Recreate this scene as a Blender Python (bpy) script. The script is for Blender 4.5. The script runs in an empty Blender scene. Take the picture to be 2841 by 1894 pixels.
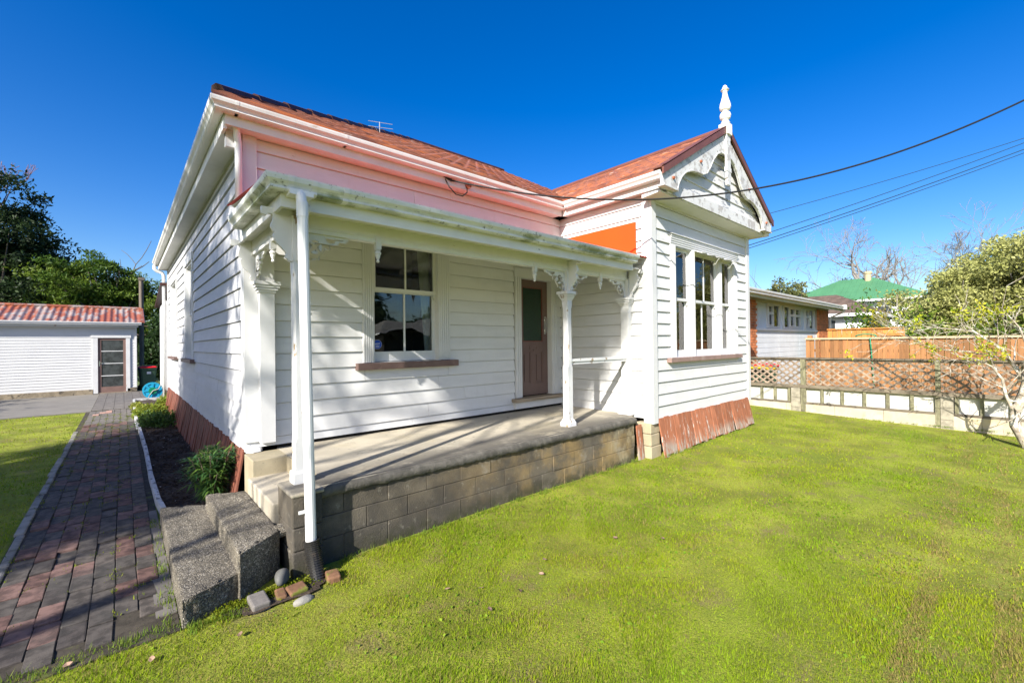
import bpy, bmesh, math, random
import numpy as np
from mathutils import Matrix, Vector
R = math.radians
random.seed(7); rng = np.random.default_rng(7)
S = bpy.context.scene
COL = S.collection
# ------------------------------------------------------------------ camera
cam = bpy.data.cameras.new('camera'); camo = bpy.data.objects.new('camera', cam); COL.objects.link(camo)
YAW, PITCH, ROLL = 0.84257, 0.004874, -0.01184
fw = Vector((math.cos(YAW)*math.cos(PITCH), math.sin(YAW)*math.cos(PITCH), math.sin(PITCH)))
rt = Vector((math.sin(YAW), -math.cos(YAW), 0)); up = rt.cross(fw)
rt2 = math.cos(ROLL)*rt + math.sin(ROLL)*up; up2 = rt2.cross(fw)
m3 = Matrix((rt2, up2, -fw)).transposed()
camo.matrix_world = Matrix.Translation((0, 0, 1.83)) @ m3.to_4x4()
cam.sensor_fit = 'HORIZONTAL'; cam.sensor_width = 36; cam.lens = 1211.95/2841*36
cam.clip_start = .05; cam.clip_end = 3000
S.camera = camo
# ------------------------------------------------------------------ sky, sun, exposure
SUNV = Vector((-1, -.43, .66)).normalized()          # towards the sun
sun_el = math.asin(SUNV.z); sun_az = math.atan2(SUNV.x, SUNV.y)
w = bpy.data.worlds.new('World'); S.world = w; w.use_nodes = True
nt = w.node_tree; nt.nodes.clear()
wo = nt.nodes.new('ShaderNodeOutputWorld'); bg = nt.nodes.new('ShaderNodeBackground')
sky = nt.nodes.new('ShaderNodeTexSky'); sky.sky_type = 'NISHITA'; sky.sun_disc = False
sky.sun_elevation = sun_el; sky.sun_rotation = sun_az
sky.altitude = 0; sky.air_density = 1.0; sky.dust_density = 1.2; sky.ozone_density = 3.0
hs = nt.nodes.new('ShaderNodeHueSaturation'); hs.inputs['Hue'].default_value = .515; hs.inputs['Saturation'].default_value = 1.46; hs.inputs['Value'].default_value = 1.0
nt.links.new(sky.outputs[0], hs.inputs['Color']); nt.links.new(hs.outputs[0], bg.inputs[0])
bg.inputs[1].default_value = .102
nt.links.new(bg.outputs[0], wo.inputs[0])
sl = bpy.data.lights.new('sun', 'SUN'); sl.energy = 5.0; sl.angle = R(.55); sl.color = (1, .95, .87)
so = bpy.data.objects.new('sun', sl); COL.objects.link(so); so.location = (-20, -8, 13)
so.rotation_euler = SUNV.to_track_quat('Z', 'Y').to_euler()
S.view_settings.view_transform = 'Standard'; S.view_settings.look = 'None'
S.view_settings.exposure = 1.0; S.view_settings.gamma = 1; S.view_settings.use_curve_mapping = False
S.render.engine = 'CYCLES'
S.cycles.max_bounces = 9; S.cycles.diffuse_bounces = 6; S.cycles.glossy_bounces = 3; S.cycles.transparent_max_bounces = 8; S.cycles.transmission_bounces = 3

# ------------------------------------------------------------------ helpers
WO = {}
class G:
    def __init__(s): s.V = []; s.F = []; s.MI = []; s.n = 0
    def raw(s, V, F, mi=0):
        V = [tuple(v) for v in V]
        s.F += [tuple(i+s.n for i in f) for f in F]; s.MI += [mi]*len(F); s.V += V; s.n += len(V); return s
    def box(s, x0, x1, y0, y1, z0, z1, mi=0):
        V = [(x0,y0,z0),(x1,y0,z0),(x1,y1,z0),(x0,y1,z0),(x0,y0,z1),(x1,y0,z1),(x1,y1,z1),(x0,y1,z1)]
        return s.raw(V, [(0,3,2,1),(4,5,6,7),(0,1,5,4),(1,2,6,5),(2,3,7,6),(3,0,4,7)], mi)
    def hexa(s, P, mi=0):          # 8 points, bottom ring then top ring
        return s.raw(P, [(0,3,2,1),(4,5,6,7),(0,1,5,4),(1,2,6,5),(2,3,7,6),(3,0,4,7)], mi)
    def prism(s, a, b, mi=0):      # two matching rings
        n = len(a)
        F = [tuple(reversed(range(n))), tuple(range(n, 2*n))] + [(i, (i+1) % n, n+(i+1) % n, n+i) for i in range(n)]
        return s.raw(list(a)+list(b), F, mi)
    def tube(s, pts, rad, k=8, mi=0, cap=True):
        pts = [Vector(p) for p in pts]; n = len(pts)
        if not hasattr(rad, '__len__'): rad = [rad]*n
        V = []; ref = None
        for i, p in enumerate(pts):
            t = (pts[min(i+1, n-1)]-pts[max(i-1, 0)]).normalized()
            if ref is None or abs(ref.dot(t)) > .95: ref = Vector((0,0,1)) if abs(t.z) < .9 else Vector((1,0,0))
            u = (ref - t*ref.dot(t)).normalized(); v = t.cross(u); ref = u
            for j in range(k):
                a = 2*math.pi*j/k; V.append(p+(u*math.cos(a)+v*math.sin(a))*rad[i])
        F = [(i*k+j, i*k+(j+1) % k, (i+1)*k+(j+1) % k, (i+1)*k+j) for i in range(n-1) for j in range(k)]
        if cap: F += [tuple(reversed(range(k))), tuple(range((n-1)*k, n*k))]
        return s.raw(V, F, mi)
    def lathe(s, prof, c, k=14, mi=0):   # prof [(r,z)], c (x,y,z0)
        V = [(c[0]+r*math.cos(2*math.pi*j/k), c[1]+r*math.sin(2*math.pi*j/k), c[2]+z) for r, z in prof for j in range(k)]
        n = len(prof)
        F = [(i*k+j, i*k+(j+1) % k, (i+1)*k+(j+1) % k, (i+1)*k+j) for i in range(n-1) for j in range(k)]
        F += [tuple(reversed(range(k))), tuple(range((n-1)*k, n*k))]
        return s.raw(V, F, mi)
    def loft(s, rings, mi=0, cap=True):
        k = len(rings[0]); n = len(rings)
        F = [(i*k+j, i*k+(j+1) % k, (i+1)*k+(j+1) % k, (i+1)*k+j) for i in range(n-1) for j in range(k)]
        if cap: F += [tuple(reversed(range(k))), tuple(range((n-1)*k, n*k))]
        return s.raw([p for r in rings for p in r], F, mi)

def props(o, label=None, cat=None, group=None, kind=None):
    if label: o['label'] = label
    if cat: o['category'] = cat
    if group: o['group'] = group
    if kind: o['kind'] = kind
    return o
def link(o, worigin, parent):
    COL.objects.link(o)
    WO[o.name] = Vector(worigin)
    if parent is not None:
        o.parent = parent; o.location = Vector(worigin)-WO[parent.name]
    else: o.location = worigin
    return o
def E(name, loc, label=None, cat=None, group=None):
    o = bpy.data.objects.new(name, None); o.empty_display_size = .1
    link(o, loc, None); return props(o, label, cat, group)
def mesh_from(name, V, F, mats, MI=None, smooth=False, recalc=True):
    me = bpy.data.meshes.new(name); me.from_pydata([tuple(v) for v in V], [], F)
    for m in (mats if isinstance(mats, (list, tuple)) else [mats]): me.materials.append(m)
    if MI is not None and any(MI): me.polygons.foreach_set('material_index', MI)
    if recalc:
        bm = bmesh.new(); bm.from_mesh(me); bmesh.ops.recalc_face_normals(bm, faces=bm.faces); bm.to_mesh(me); bm.free()
    if smooth: me.polygons.foreach_set('use_smooth', [True]*len(me.polygons))
    me.update(); return me
def new(name, g, mats, parent=None, label=None, cat=None, group=None, kind=None, smooth=False, bevel=0):
    A = np.array([tuple(v) for v in g.V], float)
    lo, hi = A.min(0), A.max(0); c = np.array([(lo[0]+hi[0])/2, (lo[1]+hi[1])/2, lo[2]])
    me = mesh_from(name, A-c, g.F, mats, g.MI, smooth, len(A) < 60000)
    o = bpy.data.objects.new(name, me); link(o, c, parent)
    if bevel:
        b = o.modifiers.new('bevel', 'BEVEL'); b.width = bevel; b.segments = 2; b.limit_method = 'ANGLE'
    return props(o, label, cat, group, kind)
def inst(me, name, loc, parent=None, rotz=0, rot=None, label=None, cat=None, group=None, scale=None):
    o = bpy.data.objects.new(name, me); link(o, loc, parent)
    o.rotation_euler = rot if rot else (0, 0, rotz)
    if scale: o.scale = scale
    return props(o, label, cat, group)
def bulk(name, V, F, mats, parent=None, label=None, cat=None, kind=None, group=None, cols=None, smooth=False, MI=None, origin=None):
    """fast mesh from numpy arrays: V (n,3), F (m,k)"""
    V = np.asarray(V, np.float32); F = np.asarray(F, np.int32)
    if origin is None:
        lo, hi = V.min(0), V.max(0); origin = ((lo[0]+hi[0])/2, (lo[1]+hi[1])/2, lo[2])
    V = V-np.array(origin, np.float32)
    me = bpy.data.meshes.new(name); k = F.shape[1]
    me.vertices.add(len(V)); me.vertices.foreach_set('co', V.ravel())
    me.loops.add(F.size); me.loops.foreach_set('vertex_index', F.ravel())
    me.polygons.add(len(F)); me.polygons.foreach_set('loop_start', np.arange(0, F.size, k, dtype=np.int32)); me.polygons.foreach_set('loop_total', np.full(len(F), k, np.int32))
    for m in (mats if isinstance(mats, (list, tuple)) else [mats]): me.materials.append(m)
    if MI is not None: me.polygons.foreach_set('material_index', np.asarray(MI, np.int32))
    if smooth: me.polygons.foreach_set('use_smooth', np.ones(len(F), bool))
    me.update(calc_edges=True)
    if cols is not None:
        a = me.color_attributes.new('tint', 'FLOAT_COLOR', 'POINT')
        c4 = np.ones((len(V), 4), np.float32); c4[:, :3] = cols; a.data.foreach_set('color', c4.ravel())
    o = bpy.data.objects.new(name, me); link(o, origin, parent)
    return props(o, label, cat, group, kind)

# ------------------------------------------------------------------ materials
def nodes_of(name):
    m = bpy.data.materials.new(name); m.use_nodes = True; t = m.node_tree
    return m, t, t.nodes['Principled BSDF'], lambda k: t.nodes.new(k)
def mat(name, col, rough=.7, var=.12, vs=3., vst=(1,1,1), bump=0., bs=60., bst=(1,1,1), layers=(), objvar=0., spec=.3, metal=0., rvar=0., objcols=None):
    m, t, b, N = nodes_of(name); L = t.links.new
    geo = N('ShaderNodeNewGeometry')
    def noise(scale, st=(1,1,1), detail=6, rough_=.6, off=0):
        mp = N('ShaderNodeMapping'); mp.inputs['Scale'].default_value = st; mp.inputs['Location'].default_value = (off, off*.7, off*1.3)
        L(geo.outputs['Position'], mp.inputs['Vector'])
        n = N('ShaderNodeTexNoise'); n.inputs['Scale'].default_value = scale; n.inputs['Detail'].default_value = detail; n.inputs['Roughness'].default_value = rough_
        L(mp.outputs[0], n.inputs['Vector']); return n.outputs['Fac']
    def mr(f, lo, hi, a, bb):
        r = N('ShaderNodeMapRange'); r.inputs['From Min'].default_value = lo; r.inputs['From Max'].default_value = hi
        r.inputs['To Min'].default_value = a; r.inputs['To Max'].default_value = bb; r.interpolation_type = 'SMOOTHSTEP'; L(f, r.inputs['Value']); return r.outputs[0]
    def mix(f, a, c):
        x = N('ShaderNodeMix'); x.data_type = 'RGBA'
        if f is not None: L(f, x.inputs[0])
        for k, v in ((6, a), (7, c)):
            if isinstance(v, tuple): x.inputs[k].default_value = (*v, 1)
            else: L(v, x.inputs[k])
        return x.outputs[2]
    cur = tuple(col)
    if objcols:
        oi = N('ShaderNodeObjectInfo'); cr = N('ShaderNodeValToRGB'); cr.color_ramp.interpolation = 'CONSTANT'
        els = cr.color_ramp.elements
        while len(els) < len(objcols): els.new(.5)
        for e, (p, c) in zip(els, objcols): e.position = p; e.color = (*c, 1)
        L(oi.outputs['Random'], cr.inputs[0]); cur = cr.outputs[0]
    if var:
        f = mr(noise(vs, vst), .3, .7, 0, 1)
        hsv = N('ShaderNodeHueSaturation')
        if isinstance(cur, tuple): hsv.inputs['Color'].default_value = (*cur, 1)
        else: L(cur, hsv.inputs['Color'])
        L(mr(f, 0, 1, 1-var, 1+var), hsv.inputs['Value']); cur = hsv.outputs[0]
    if objvar:
        oi = N('ShaderNodeObjectInfo'); hsv = N('ShaderNodeHueSaturation')
        if isinstance(cur, tuple): hsv.inputs['Color'].default_value = (*cur, 1)
        else: L(cur, hsv.inputs['Color'])
        L(mr(oi.outputs['Random'], 0, 1, 1-objvar, 1+objvar), hsv.inputs['Value']); cur = hsv.outputs[0]
    for i, ly in enumerate(layers):
        f = mr(noise(ly['s'], ly.get('st', (1,1,1)), ly.get('d', 8), ly.get('r', .65), 3.1*i+7), ly['lo'], ly['hi'], 0, ly.get('a', 1.))
        if 'ax' in ly:           # fade along a world axis: (axis, from, to) -> 1 at 'to'
            ax, p0, p1 = ly['ax']; sp = N('ShaderNodeSeparateXYZ'); L(geo.outputs['Position'], sp.inputs[0])
            q = N('ShaderNodeMapRange'); q.interpolation_type = 'SMOOTHSTEP'; q.inputs['From Min'].default_value = p0; q.inputs['From Max'].default_value = p1; L(sp.outputs[ax], q.inputs['Value'])
            mm = N('ShaderNodeMath'); mm.operation = 'MULTIPLY'; L(f, mm.inputs[0]); L(q.outputs[0], mm.inputs[1]); f = mm.outputs[0]
        cur = mix(f, cur, tuple(ly['c']))
    if isinstance(cur, tuple): b.inputs['Base Color'].default_value = (*cur, 1)
    else: L(cur, b.inputs['Base Color'])
    b.inputs['Roughness'].default_value = rough; b.inputs['Specular IOR Level'].default_value = spec; b.inputs['Metallic'].default_value = metal
    if rvar: L(mr(noise(vs*2.3), .3, .7, rough-rvar, rough+rvar), b.inputs['Roughness'])
    if bump:
        bp = N('ShaderNodeBump'); bp.inputs['Strength'].default_value = 1; bp.inputs['Distance'].default_value = bump
        L(noise(bs, bst, 5, .6, 2), bp.inputs['Height']); L(bp.outputs[0], b.inputs['Normal'])
    return m
def leafmat(name, trans=.35, rough=.55, spec=.25):
    m, t, b, N = nodes_of(name); L = t.links.new
    a = N('ShaderNodeAttribute'); a.attribute_name = 'tint'
    L(a.outputs['Color'], b.inputs['Base Color']); b.inputs['Roughness'].default_value = rough; b.inputs['Specular IOR Level'].default_value = spec
    tr = N('ShaderNodeBsdfTranslucent'); L(a.outputs['Color'], tr.inputs['Color'])
    mx = N('ShaderNodeMixShader'); mx.inputs[0].default_value = trans
    L(b.outputs[0], mx.inputs[1]); L(tr.outputs[0], mx.inputs[2]); L(mx.outputs[0], t.nodes['Material Output'].inputs[0])
    return m
def glassmat(name, tint=(.86,.9,.9), refl=1.0, rough=.0):
    m, t, b, N = nodes_of(name); L = t.links.new; t.nodes.remove(b)
    tr = N('ShaderNodeBsdfTransparent'); tr.inputs[0].default_value = (*tint, 1)
    gl = N('ShaderNodeBsdfGlossy'); gl.inputs['Roughness'].default_value = rough; gl.inputs['Color'].default_value = (refl, refl, refl, 1)
    fr = N('ShaderNodeFresnel'); fr.inputs['IOR'].default_value = 1.65
    geo = N('ShaderNodeNewGeometry'); nz = N('ShaderNodeTexNoise'); nz.inputs['Scale'].default_value = 2.2; L(geo.outputs['Position'], nz.inputs['Vector'])
    bp = N('ShaderNodeBump'); bp.inputs['Distance'].default_value = .004; L(nz.outputs[0], bp.inputs['Height']); L(bp.outputs[0], gl.inputs['Normal'])
    mx = N('ShaderNodeMixShader'); L(fr.outputs[0], mx.inputs[0]); L(tr.outputs[0], mx.inputs[1]); L(gl.outputs[0], mx.inputs[2])
    L(mx.outputs[0], t.nodes['Material Output'].inputs[0]); return m
W_ = (.62, .62, .612)
WOODGREY = (.30, .27, .23)
M = {}
M['board'] = mat('painted weatherboard', W_, .5, .03, 2, (1,1,4), .0012, 35, (1,1,6), [
    dict(c=(.56,.56,.52), s=1.1, lo=.52, hi=.8, a=.35, st=(1,1,1.5)), dict(c=WOODGREY, s=5, lo=.705, hi=.72, st=(.5,.5,3.2), a=.9), dict(c=(.42,.41,.37), s=14, lo=.68, hi=.75, st=(.4,.4,3), a=.6), dict(c=(.5,.49,.44), s=6, lo=.54, hi=.8, st=(2.2,2.2,.35), a=.4)], objvar=.015)
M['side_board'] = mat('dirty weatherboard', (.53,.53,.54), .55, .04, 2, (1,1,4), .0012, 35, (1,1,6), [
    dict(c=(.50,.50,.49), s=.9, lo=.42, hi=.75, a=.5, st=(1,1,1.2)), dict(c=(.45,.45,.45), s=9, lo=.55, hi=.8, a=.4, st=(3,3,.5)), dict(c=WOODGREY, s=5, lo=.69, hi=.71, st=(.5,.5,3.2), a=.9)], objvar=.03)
M['peel_board'] = mat('peeling weatherboard', W_, .6, .05, 2, (1,1,4), .002, 35, (1,1,6), [
    dict(c=(.32,.33,.35), s=4.5, lo=.56, hi=.585, st=(.5,.5,2.4)), dict(c=(.5,.49,.45), s=2, lo=.5, hi=.8, a=.5)], objvar=.02)
M['trim'] = mat('white trim paint', W_, .45, .03, 3, bump=.0008, bs=40, bst=(6,6,1), layers=[
    dict(c=(.55,.53,.47), s=1.7, lo=.55, hi=.85, a=.3), dict(c=WOODGREY, s=8, lo=.755, hi=.77, st=(2,2,.6), a=.9)])
M['post'] = mat('peeling post paint', W_, .5, .03, 3, bump=.0015, bs=30, bst=(6,6,1), layers=[
    dict(c=(.30,.23,.15), s=6, lo=.60, hi=.615, st=(1.8,1.8,.55)), dict(c=(.36,.24,.10), s=9, lo=.72, hi=.76, st=(2,2,.7), a=.8), dict(c=(.6,.58,.52), s=2, lo=.5, hi=.8, a=.35)])
M['fascia'] = mat('weathered fascia', (.66,.66,.645), .55, .05, 2, bump=.001, bs=40, bst=(1,6,6), layers=[
    dict(c=(.42,.42,.37), s=1.3, lo=.5, hi=.8, a=.35, st=(1,1,2)), dict(c=(.08,.08,.07), s=7, lo=.69, hi=.73, st=(1,1,2.4), a=.85), dict(c=(.28,.24,.18), s=4, lo=.70, hi=.74, st=(.5,.5,2), a=.8)])
M['gutter'] = mat('gutter paint', (.68,.68,.66), .4, .03, 3, layers=[dict(c=(.45,.42,.36), s=3, lo=.52, hi=.75, a=.55, st=(.4,.4,3)), dict(c=(.35,.22,.12), s=6, lo=.66, hi=.72, a=.5, st=(.3,1,2))])
M['mossy_gutter'] = mat('lichened gutter', (.67,.68,.65), .6, .04, 3, layers=[dict(c=(.36,.37,.30), s=5, lo=.45, hi=.62, a=.7, st=(.5,.5,2), ax=(2, 3.19, 3.07)),
    dict(c=(.16,.19,.06), s=2.2, lo=.50, hi=.64, a=.85, st=(.7,.7,2), ax=(2, 3.18, 3.10)), dict(c=(.10,.10,.08), s=16, lo=.58, hi=.66, a=.8)], bump=.002, bs=60)
M['soffit'] = mat('soffit paint', (.66,.66,.64), .6, .05, 1.5, layers=[dict(c=(.5,.48,.43), s=1.5, lo=.5, hi=.8, a=.5)])
M['barge'] = mat('flaking bargeboard', W_, .6, .04, 3, bump=.003, bs=20, layers=[
    dict(c=(.42,.40,.38), s=5, lo=.52, hi=.56, a=.95), dict(c=(.20,.18,.16), s=9, lo=.62, hi=.66, a=.9), dict(c=(.22,.21,.20), s=2.4, lo=.60, hi=.68, a=.8)])
M['finial'] = mat('finial paint', (.76,.75,.70), .55, .05, 5, layers=[dict(c=(.42,.44,.2), s=9, lo=.5, hi=.62, ax=(2, 6.36, 6.46)), dict(c=(.5,.47,.4), s=6, lo=.55, hi=.7, a=.5)])
M['pvc'] = mat('white pvc', (.74,.74,.735), .3, .02, 2, spec=.5, layers=[dict(c=(.5,.48,.42), s=4, lo=.62, hi=.8, a=.4, st=(1,1,.3))])
M['sill'] = mat('brown sill paint', (.155,.10,.085), .5, .12, 6, bump=.001, bs=50, layers=[dict(c=(.3,.22,.2), s=6, lo=.6, hi=.7, a=.5), dict(c=(.3,.27,.23), s=8, lo=.72, hi=.74)])
M['bay_sill'] = mat('faded brown sill', (.26,.175,.15), .55, .12, 6, layers=[dict(c=(.4,.33,.29), s=5, lo=.55, hi=.7, a=.5)])
M['door'] = mat('brown door paint', (.15,.095,.08), .42, .06, 3, spec=.4)
M['doorred'] = mat('red brown door paint', (.17,.05,.035), .42, .06, 3, spec=.4)
M['threshold'] = mat('worn timber', (.30,.24,.17), .7, .2, 4, (.5,6,6), .002, 30, (1,8,8))
M['skirt'] = mat('red oxide boards', (.33,.125,.065), .65, .14, 3, (6,6,1), .0015, 25, (8,8,1), [
    dict(c=(.55,.50,.45), s=7, lo=.60, hi=.63, st=(2.2,2.2,.45), a=.95, ax=(2, .62, .32)), dict(c=(.37,.33,.28), s=6, lo=.46, hi=.54, st=(2.4,2.4,.5), a=.9, ax=(2, .30, .06)), dict(c=(.58,.54,.49), s=8, lo=.675, hi=.69, st=(2.4,2.4,.3))], objvar=.16)
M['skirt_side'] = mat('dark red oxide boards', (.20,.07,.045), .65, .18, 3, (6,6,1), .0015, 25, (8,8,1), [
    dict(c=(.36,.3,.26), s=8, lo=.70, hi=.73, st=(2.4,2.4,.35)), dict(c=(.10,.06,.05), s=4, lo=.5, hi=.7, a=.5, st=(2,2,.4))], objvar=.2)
M['roof'] = mat('rusted red metal tile', (.29,.10,.05), .55, .25, 2, layers=[
    dict(c=(.40,.10,.03), s=3.2, lo=.56, hi=.66, a=.8, st=(.5,1,1)), dict(c=(.06,.025,.02), s=2.4, lo=.55, hi=.7, a=.75), dict(c=(.42,.36,.32), s=7, lo=.63, hi=.69, a=.75, st=(.4,1,1)), dict(c=(.30,.13,.08), s=1.2, lo=.45, hi=.7, a=.6)], bump=.002, bs=120, spec=.4, rvar=.12)
def roofmat(name, st):
    return mat(name, (.27,.095,.05), .55, .22, 2, layers=[
        dict(c=(.10,.04,.03), s=3.0, lo=.50, hi=.60, a=.8, st=st), dict(c=(.46,.13,.035), s=2.6, lo=.55, hi=.63, a=.85, st=st), dict(c=(.05,.022,.018), s=4.2, lo=.57, hi=.64, a=.8, st=st),
        dict(c=(.50,.43,.38), s=4.5, lo=.61, hi=.66, a=.8, st=st), dict(c=(.33,.15,.09), s=1.2, lo=.48, hi=.7, a=.5)], bump=.002, bs=120, spec=.4, rvar=.12)
M['roof_front'] = roofmat('rusted tile, front slope', (.45,7,7)); M['roof_side'] = roofmat('rusted tile, gable slope', (7,.45,7))
M['hip'] = mat('dark ridge metal', (.055,.022,.019), .45, .15, 3, layers=[dict(c=(.045,.03,.028), s=2, lo=.5, hi=.65, a=.7), dict(c=(.4,.36,.3), s=16, lo=.72, hi=.76, a=.8)])
M['bargecap'] = mat('brown flashing', (.16,.062,.042), .45, .08, 3, layers=[dict(c=(.42,.40,.28), s=16, lo=.73, hi=.76, a=.8)])
M['vroof'] = mat('red verandah roof', (.56,.065,.045), .6, .12, 2)
M['eave_metal'] = mat('grey sheet lining', (.74,.72,.68), .6, .1, 3)
M['orange'] = mat('orange sheet', (.70,.075,.008), .4, .03, 2, spec=.4)
M['dark'] = mat('dark void', (.012,.011,.010), .9, 0)
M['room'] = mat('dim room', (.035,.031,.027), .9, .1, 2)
M['curtain'] = mat('curtain cloth', (.55,.52,.46), .9, .06, 8, (8,8,.3))
M['glass'] = glassmat('window glass')
M['green_glass'] = mat('green obscure glass', (.012,.035,.018), .18, .35, 90, bump=.004, bs=60, spec=.5)
M['chrome'] = mat('chrome', (.6,.6,.6), .25, 0, metal=1)
M['black'] = mat('black rubber', (.018,.018,.018), .5, .1, 5)
M['hose_black'] = mat('black corrugated plastic', (.022,.021,.02), .33, .2, 8, spec=.5, layers=[dict(c=(.12,.09,.06), s=5, lo=.58, hi=.7, a=.5)])
M['sticker'] = mat('sticker blue', (.008,.06,.42), .4, 0)
M['white'] = mat('plain white', (.8,.8,.8), .5, 0)
M['concrete'] = mat('porch slab concrete', (.47,.42,.325), .8, .12, 2.2, bump=.002, bs=120, layers=[
    dict(c=(.52,.44,.27), s=1.1, lo=.5, hi=.7, a=.5), dict(c=(.10,.092,.078), s=1.6, lo=.28, hi=.52, a=.9, ax=(1, 4.7, 3.92)), dict(c=(.12,.115,.10), s=8, lo=.58, hi=.7, a=.6), dict(c=(.16,.15,.13), s=30, lo=.6, hi=.7, a=.6)])
M['riser'] = mat('pitted beige concrete', (.37,.315,.21), .85, .1, 3, bump=.004, bs=70, layers=[dict(c=(.12,.11,.09), s=60, lo=.62, hi=.68, a=.8), dict(c=(.3,.27,.19), s=2, lo=.5, hi=.7, a=.5)])
M['block'] = mat('weathered concrete block', (.105,.09,.068), .9, .22, 3.5, bump=.007, bs=70, layers=[
    dict(c=(.30,.205,.085), s=1.5, lo=.40, hi=.62, a=.85, ax=(0, 1.6, 4.6)), dict(c=(.055,.05,.044), s=1.8, lo=.42, hi=.64, a=.8, ax=(0, 5.0, 1.6)), dict(c=(.27,.25,.20), s=14, lo=.58, hi=.72, a=.5), dict(c=(.30,.28,.23), s=3, lo=.55, hi=.7, a=.6, ax=(0, 2.2, 3.0)), dict(c=(.42,.36,.23), s=2.3, lo=.4, hi=.6, a=.8, ax=(0, 4.9, 6.0)), dict(c=(.045,.045,.022), s=7, lo=.36, hi=.58, a=.85, ax=(2, .17, .0)), dict(c=(.055,.05,.042), s=5, lo=.44, hi=.6, a=.7, ax=(2, .46, .57), st=(2.5,2.5,.4))], objvar=.16)
M['mortar'] = mat('mortar', (.12,.105,.08), .95, .3, 8, layers=[dict(c=(.3,.25,.15), s=2, lo=.4, hi=.6, ax=(0, 2.5, 5.5))])
M['lip'] = mat('dark rough slab edge', (.105,.097,.082), .9, .25, 9, bump=.01, bs=45, layers=[dict(c=(.36,.32,.22), s=1.8, lo=.4, hi=.6, a=.8, ax=(0, 4.6, 5.9)), dict(c=(.30,.28,.23), s=3, lo=.5, hi=.7, a=.5, ax=(2, .60, .65))])
def aggregate(name):
    m, t, b, N = nodes_of(name); L = t.links.new
    geo = N('ShaderNodeNewGeometry'); v = N('ShaderNodeTexVoronoi'); v.inputs['Scale'].default_value = 130; L(geo.outputs['Position'], v.inputs['Vector'])
    sp = N('ShaderNodeSeparateColor'); L(v.outputs['Color'], sp.inputs[0])
    cr = N('ShaderNodeValToRGB'); e = cr.color_ramp.elements
    for p, c in ((.0,(.06,.053,.043)),(.3,(.10,.088,.068)),(.55,(.16,.138,.10)),(.8,(.20,.172,.125)),(.93,(.33,.295,.235))):
        x = e.new(p) if p not in (0.,) else e[0]; x.color = (*c, 1); x.position = p
    e[-1].color = (.45,.41,.34,1)
    L(sp.outputs[0], cr.inputs[0])
    n = N('ShaderNodeTexNoise'); n.inputs['Scale'].default_value = 3; n.inputs['Detail'].default_value = 6; L(geo.outputs['Position'], n.inputs['Vector'])
    r = N('ShaderNodeMapRange'); r.inputs['From Min'].default_value = .35; r.inputs['From Max'].default_value = .7; r.inputs['To Min'].default_value = 1.15; r.inputs['To Max'].default_value = .5; L(n.outputs[0], r.inputs['Value'])
    h = N('ShaderNodeHueSaturation'); L(cr.outputs[0], h.inputs['Color']); L(r.outputs[0], h.inputs['Value']); L(h.outputs[0], b.inputs['Base Color'])
    b.inputs['Roughness'].default_value = .85
    bp = N('ShaderNodeBump'); bp.inputs['Distance'].default_value = .006; bp.invert = True; L(v.outputs['Distance'], bp.inputs['Height']); L(bp.outputs[0], b.inputs['Normal'])
    return m
M['aggregate'] = aggregate('exposed aggregate')
M['paver'] = mat('path paver', (.1,.1,.1), .85, .38, 11, bump=.003, bs=140, objcols=[(0,(.072,.062,.053)),(.36,(.115,.066,.054)),(.6,(.090,.076,.064)),(.74,(.145,.088,.073)),(.9,(.058,.049,.043))], layers=[dict(c=(.05,.05,.045), s=2.4, lo=.5, hi=.75, a=.6), dict(c=(.26,.24,.21), s=130, lo=.66, hi=.72, a=.6)])
M['far_paver'] = mat('grey pavers', (.15,.135,.12), .9, .14, 4, bump=.002, bs=90)
M['pinkpaver'] = mat('pink paver', (.40,.24,.19), .85, .15, 8)
M['asphalt'] = mat('driveway', (.20,.185,.16), .9, .12, 2, (1,3,1), .002, 120, layers=[dict(c=(.12,.11,.10), s=1.2, lo=.5, hi=.7, a=.5, st=(.6,2,1))])
M['soil'] = mat('soil', (.05,.036,.025), .95, .3, 9, bump=.02, bs=25, layers=[dict(c=(.09,.065,.045), s=22, lo=.5, hi=.65)])
M['sand'] = mat('joint dirt', (.055,.046,.034), .95, .3, 9, bump=.004, bs=60, layers=[dict(c=(.11,.13,.03), s=5, lo=.56, hi=.66, a=.8)])
M['greywood'] = mat('grey weathered timber', (.15,.125,.09), .85, .25, 6, (6,1,6), .003, 30, (8,1,8), [dict(c=(.06,.05,.04), s=4, lo=.52, hi=.66, a=.8), dict(c=(.30,.28,.17), s=9, lo=.6, hi=.7, a=.6)], objvar=.14)
M['lattice'] = mat('lattice timber', (.25,.19,.14), .85, .2, 6, (1,3,3), .002, 30, layers=[dict(c=(.10,.085,.07), s=3.4, lo=.5, hi=.68, a=.8)], objvar=.2)
M['greenpost'] = mat('green grey post', (.19,.18,.11), .85, .25, 5, (5,5,1), .003, 25, (6,6,1), [dict(c=(.07,.06,.05), s=5, lo=.5, hi=.65, a=.7)])
M['fence_panel'] = mat('white fibre sheet', (.48,.47,.43), .7, .05, 2, layers=[dict(c=(.40,.42,.33), s=2.5, lo=.55, hi=.8, a=.5)])
M['fence_base'] = mat('concrete plinth', (.46,.41,.31), .85, .12, 3, bump=.003, bs=60, layers=[dict(c=(.55,.42,.18), s=1.6, lo=.52, hi=.66, a=.6), dict(c=(.2,.19,.15), s=4, lo=.55, hi=.7, a=.6)], objvar=.08)
M['blockpost'] = mat('grey block pier', (.27,.245,.19), .9, .2, 10, bump=.006, bs=60, objvar=.1)
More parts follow.
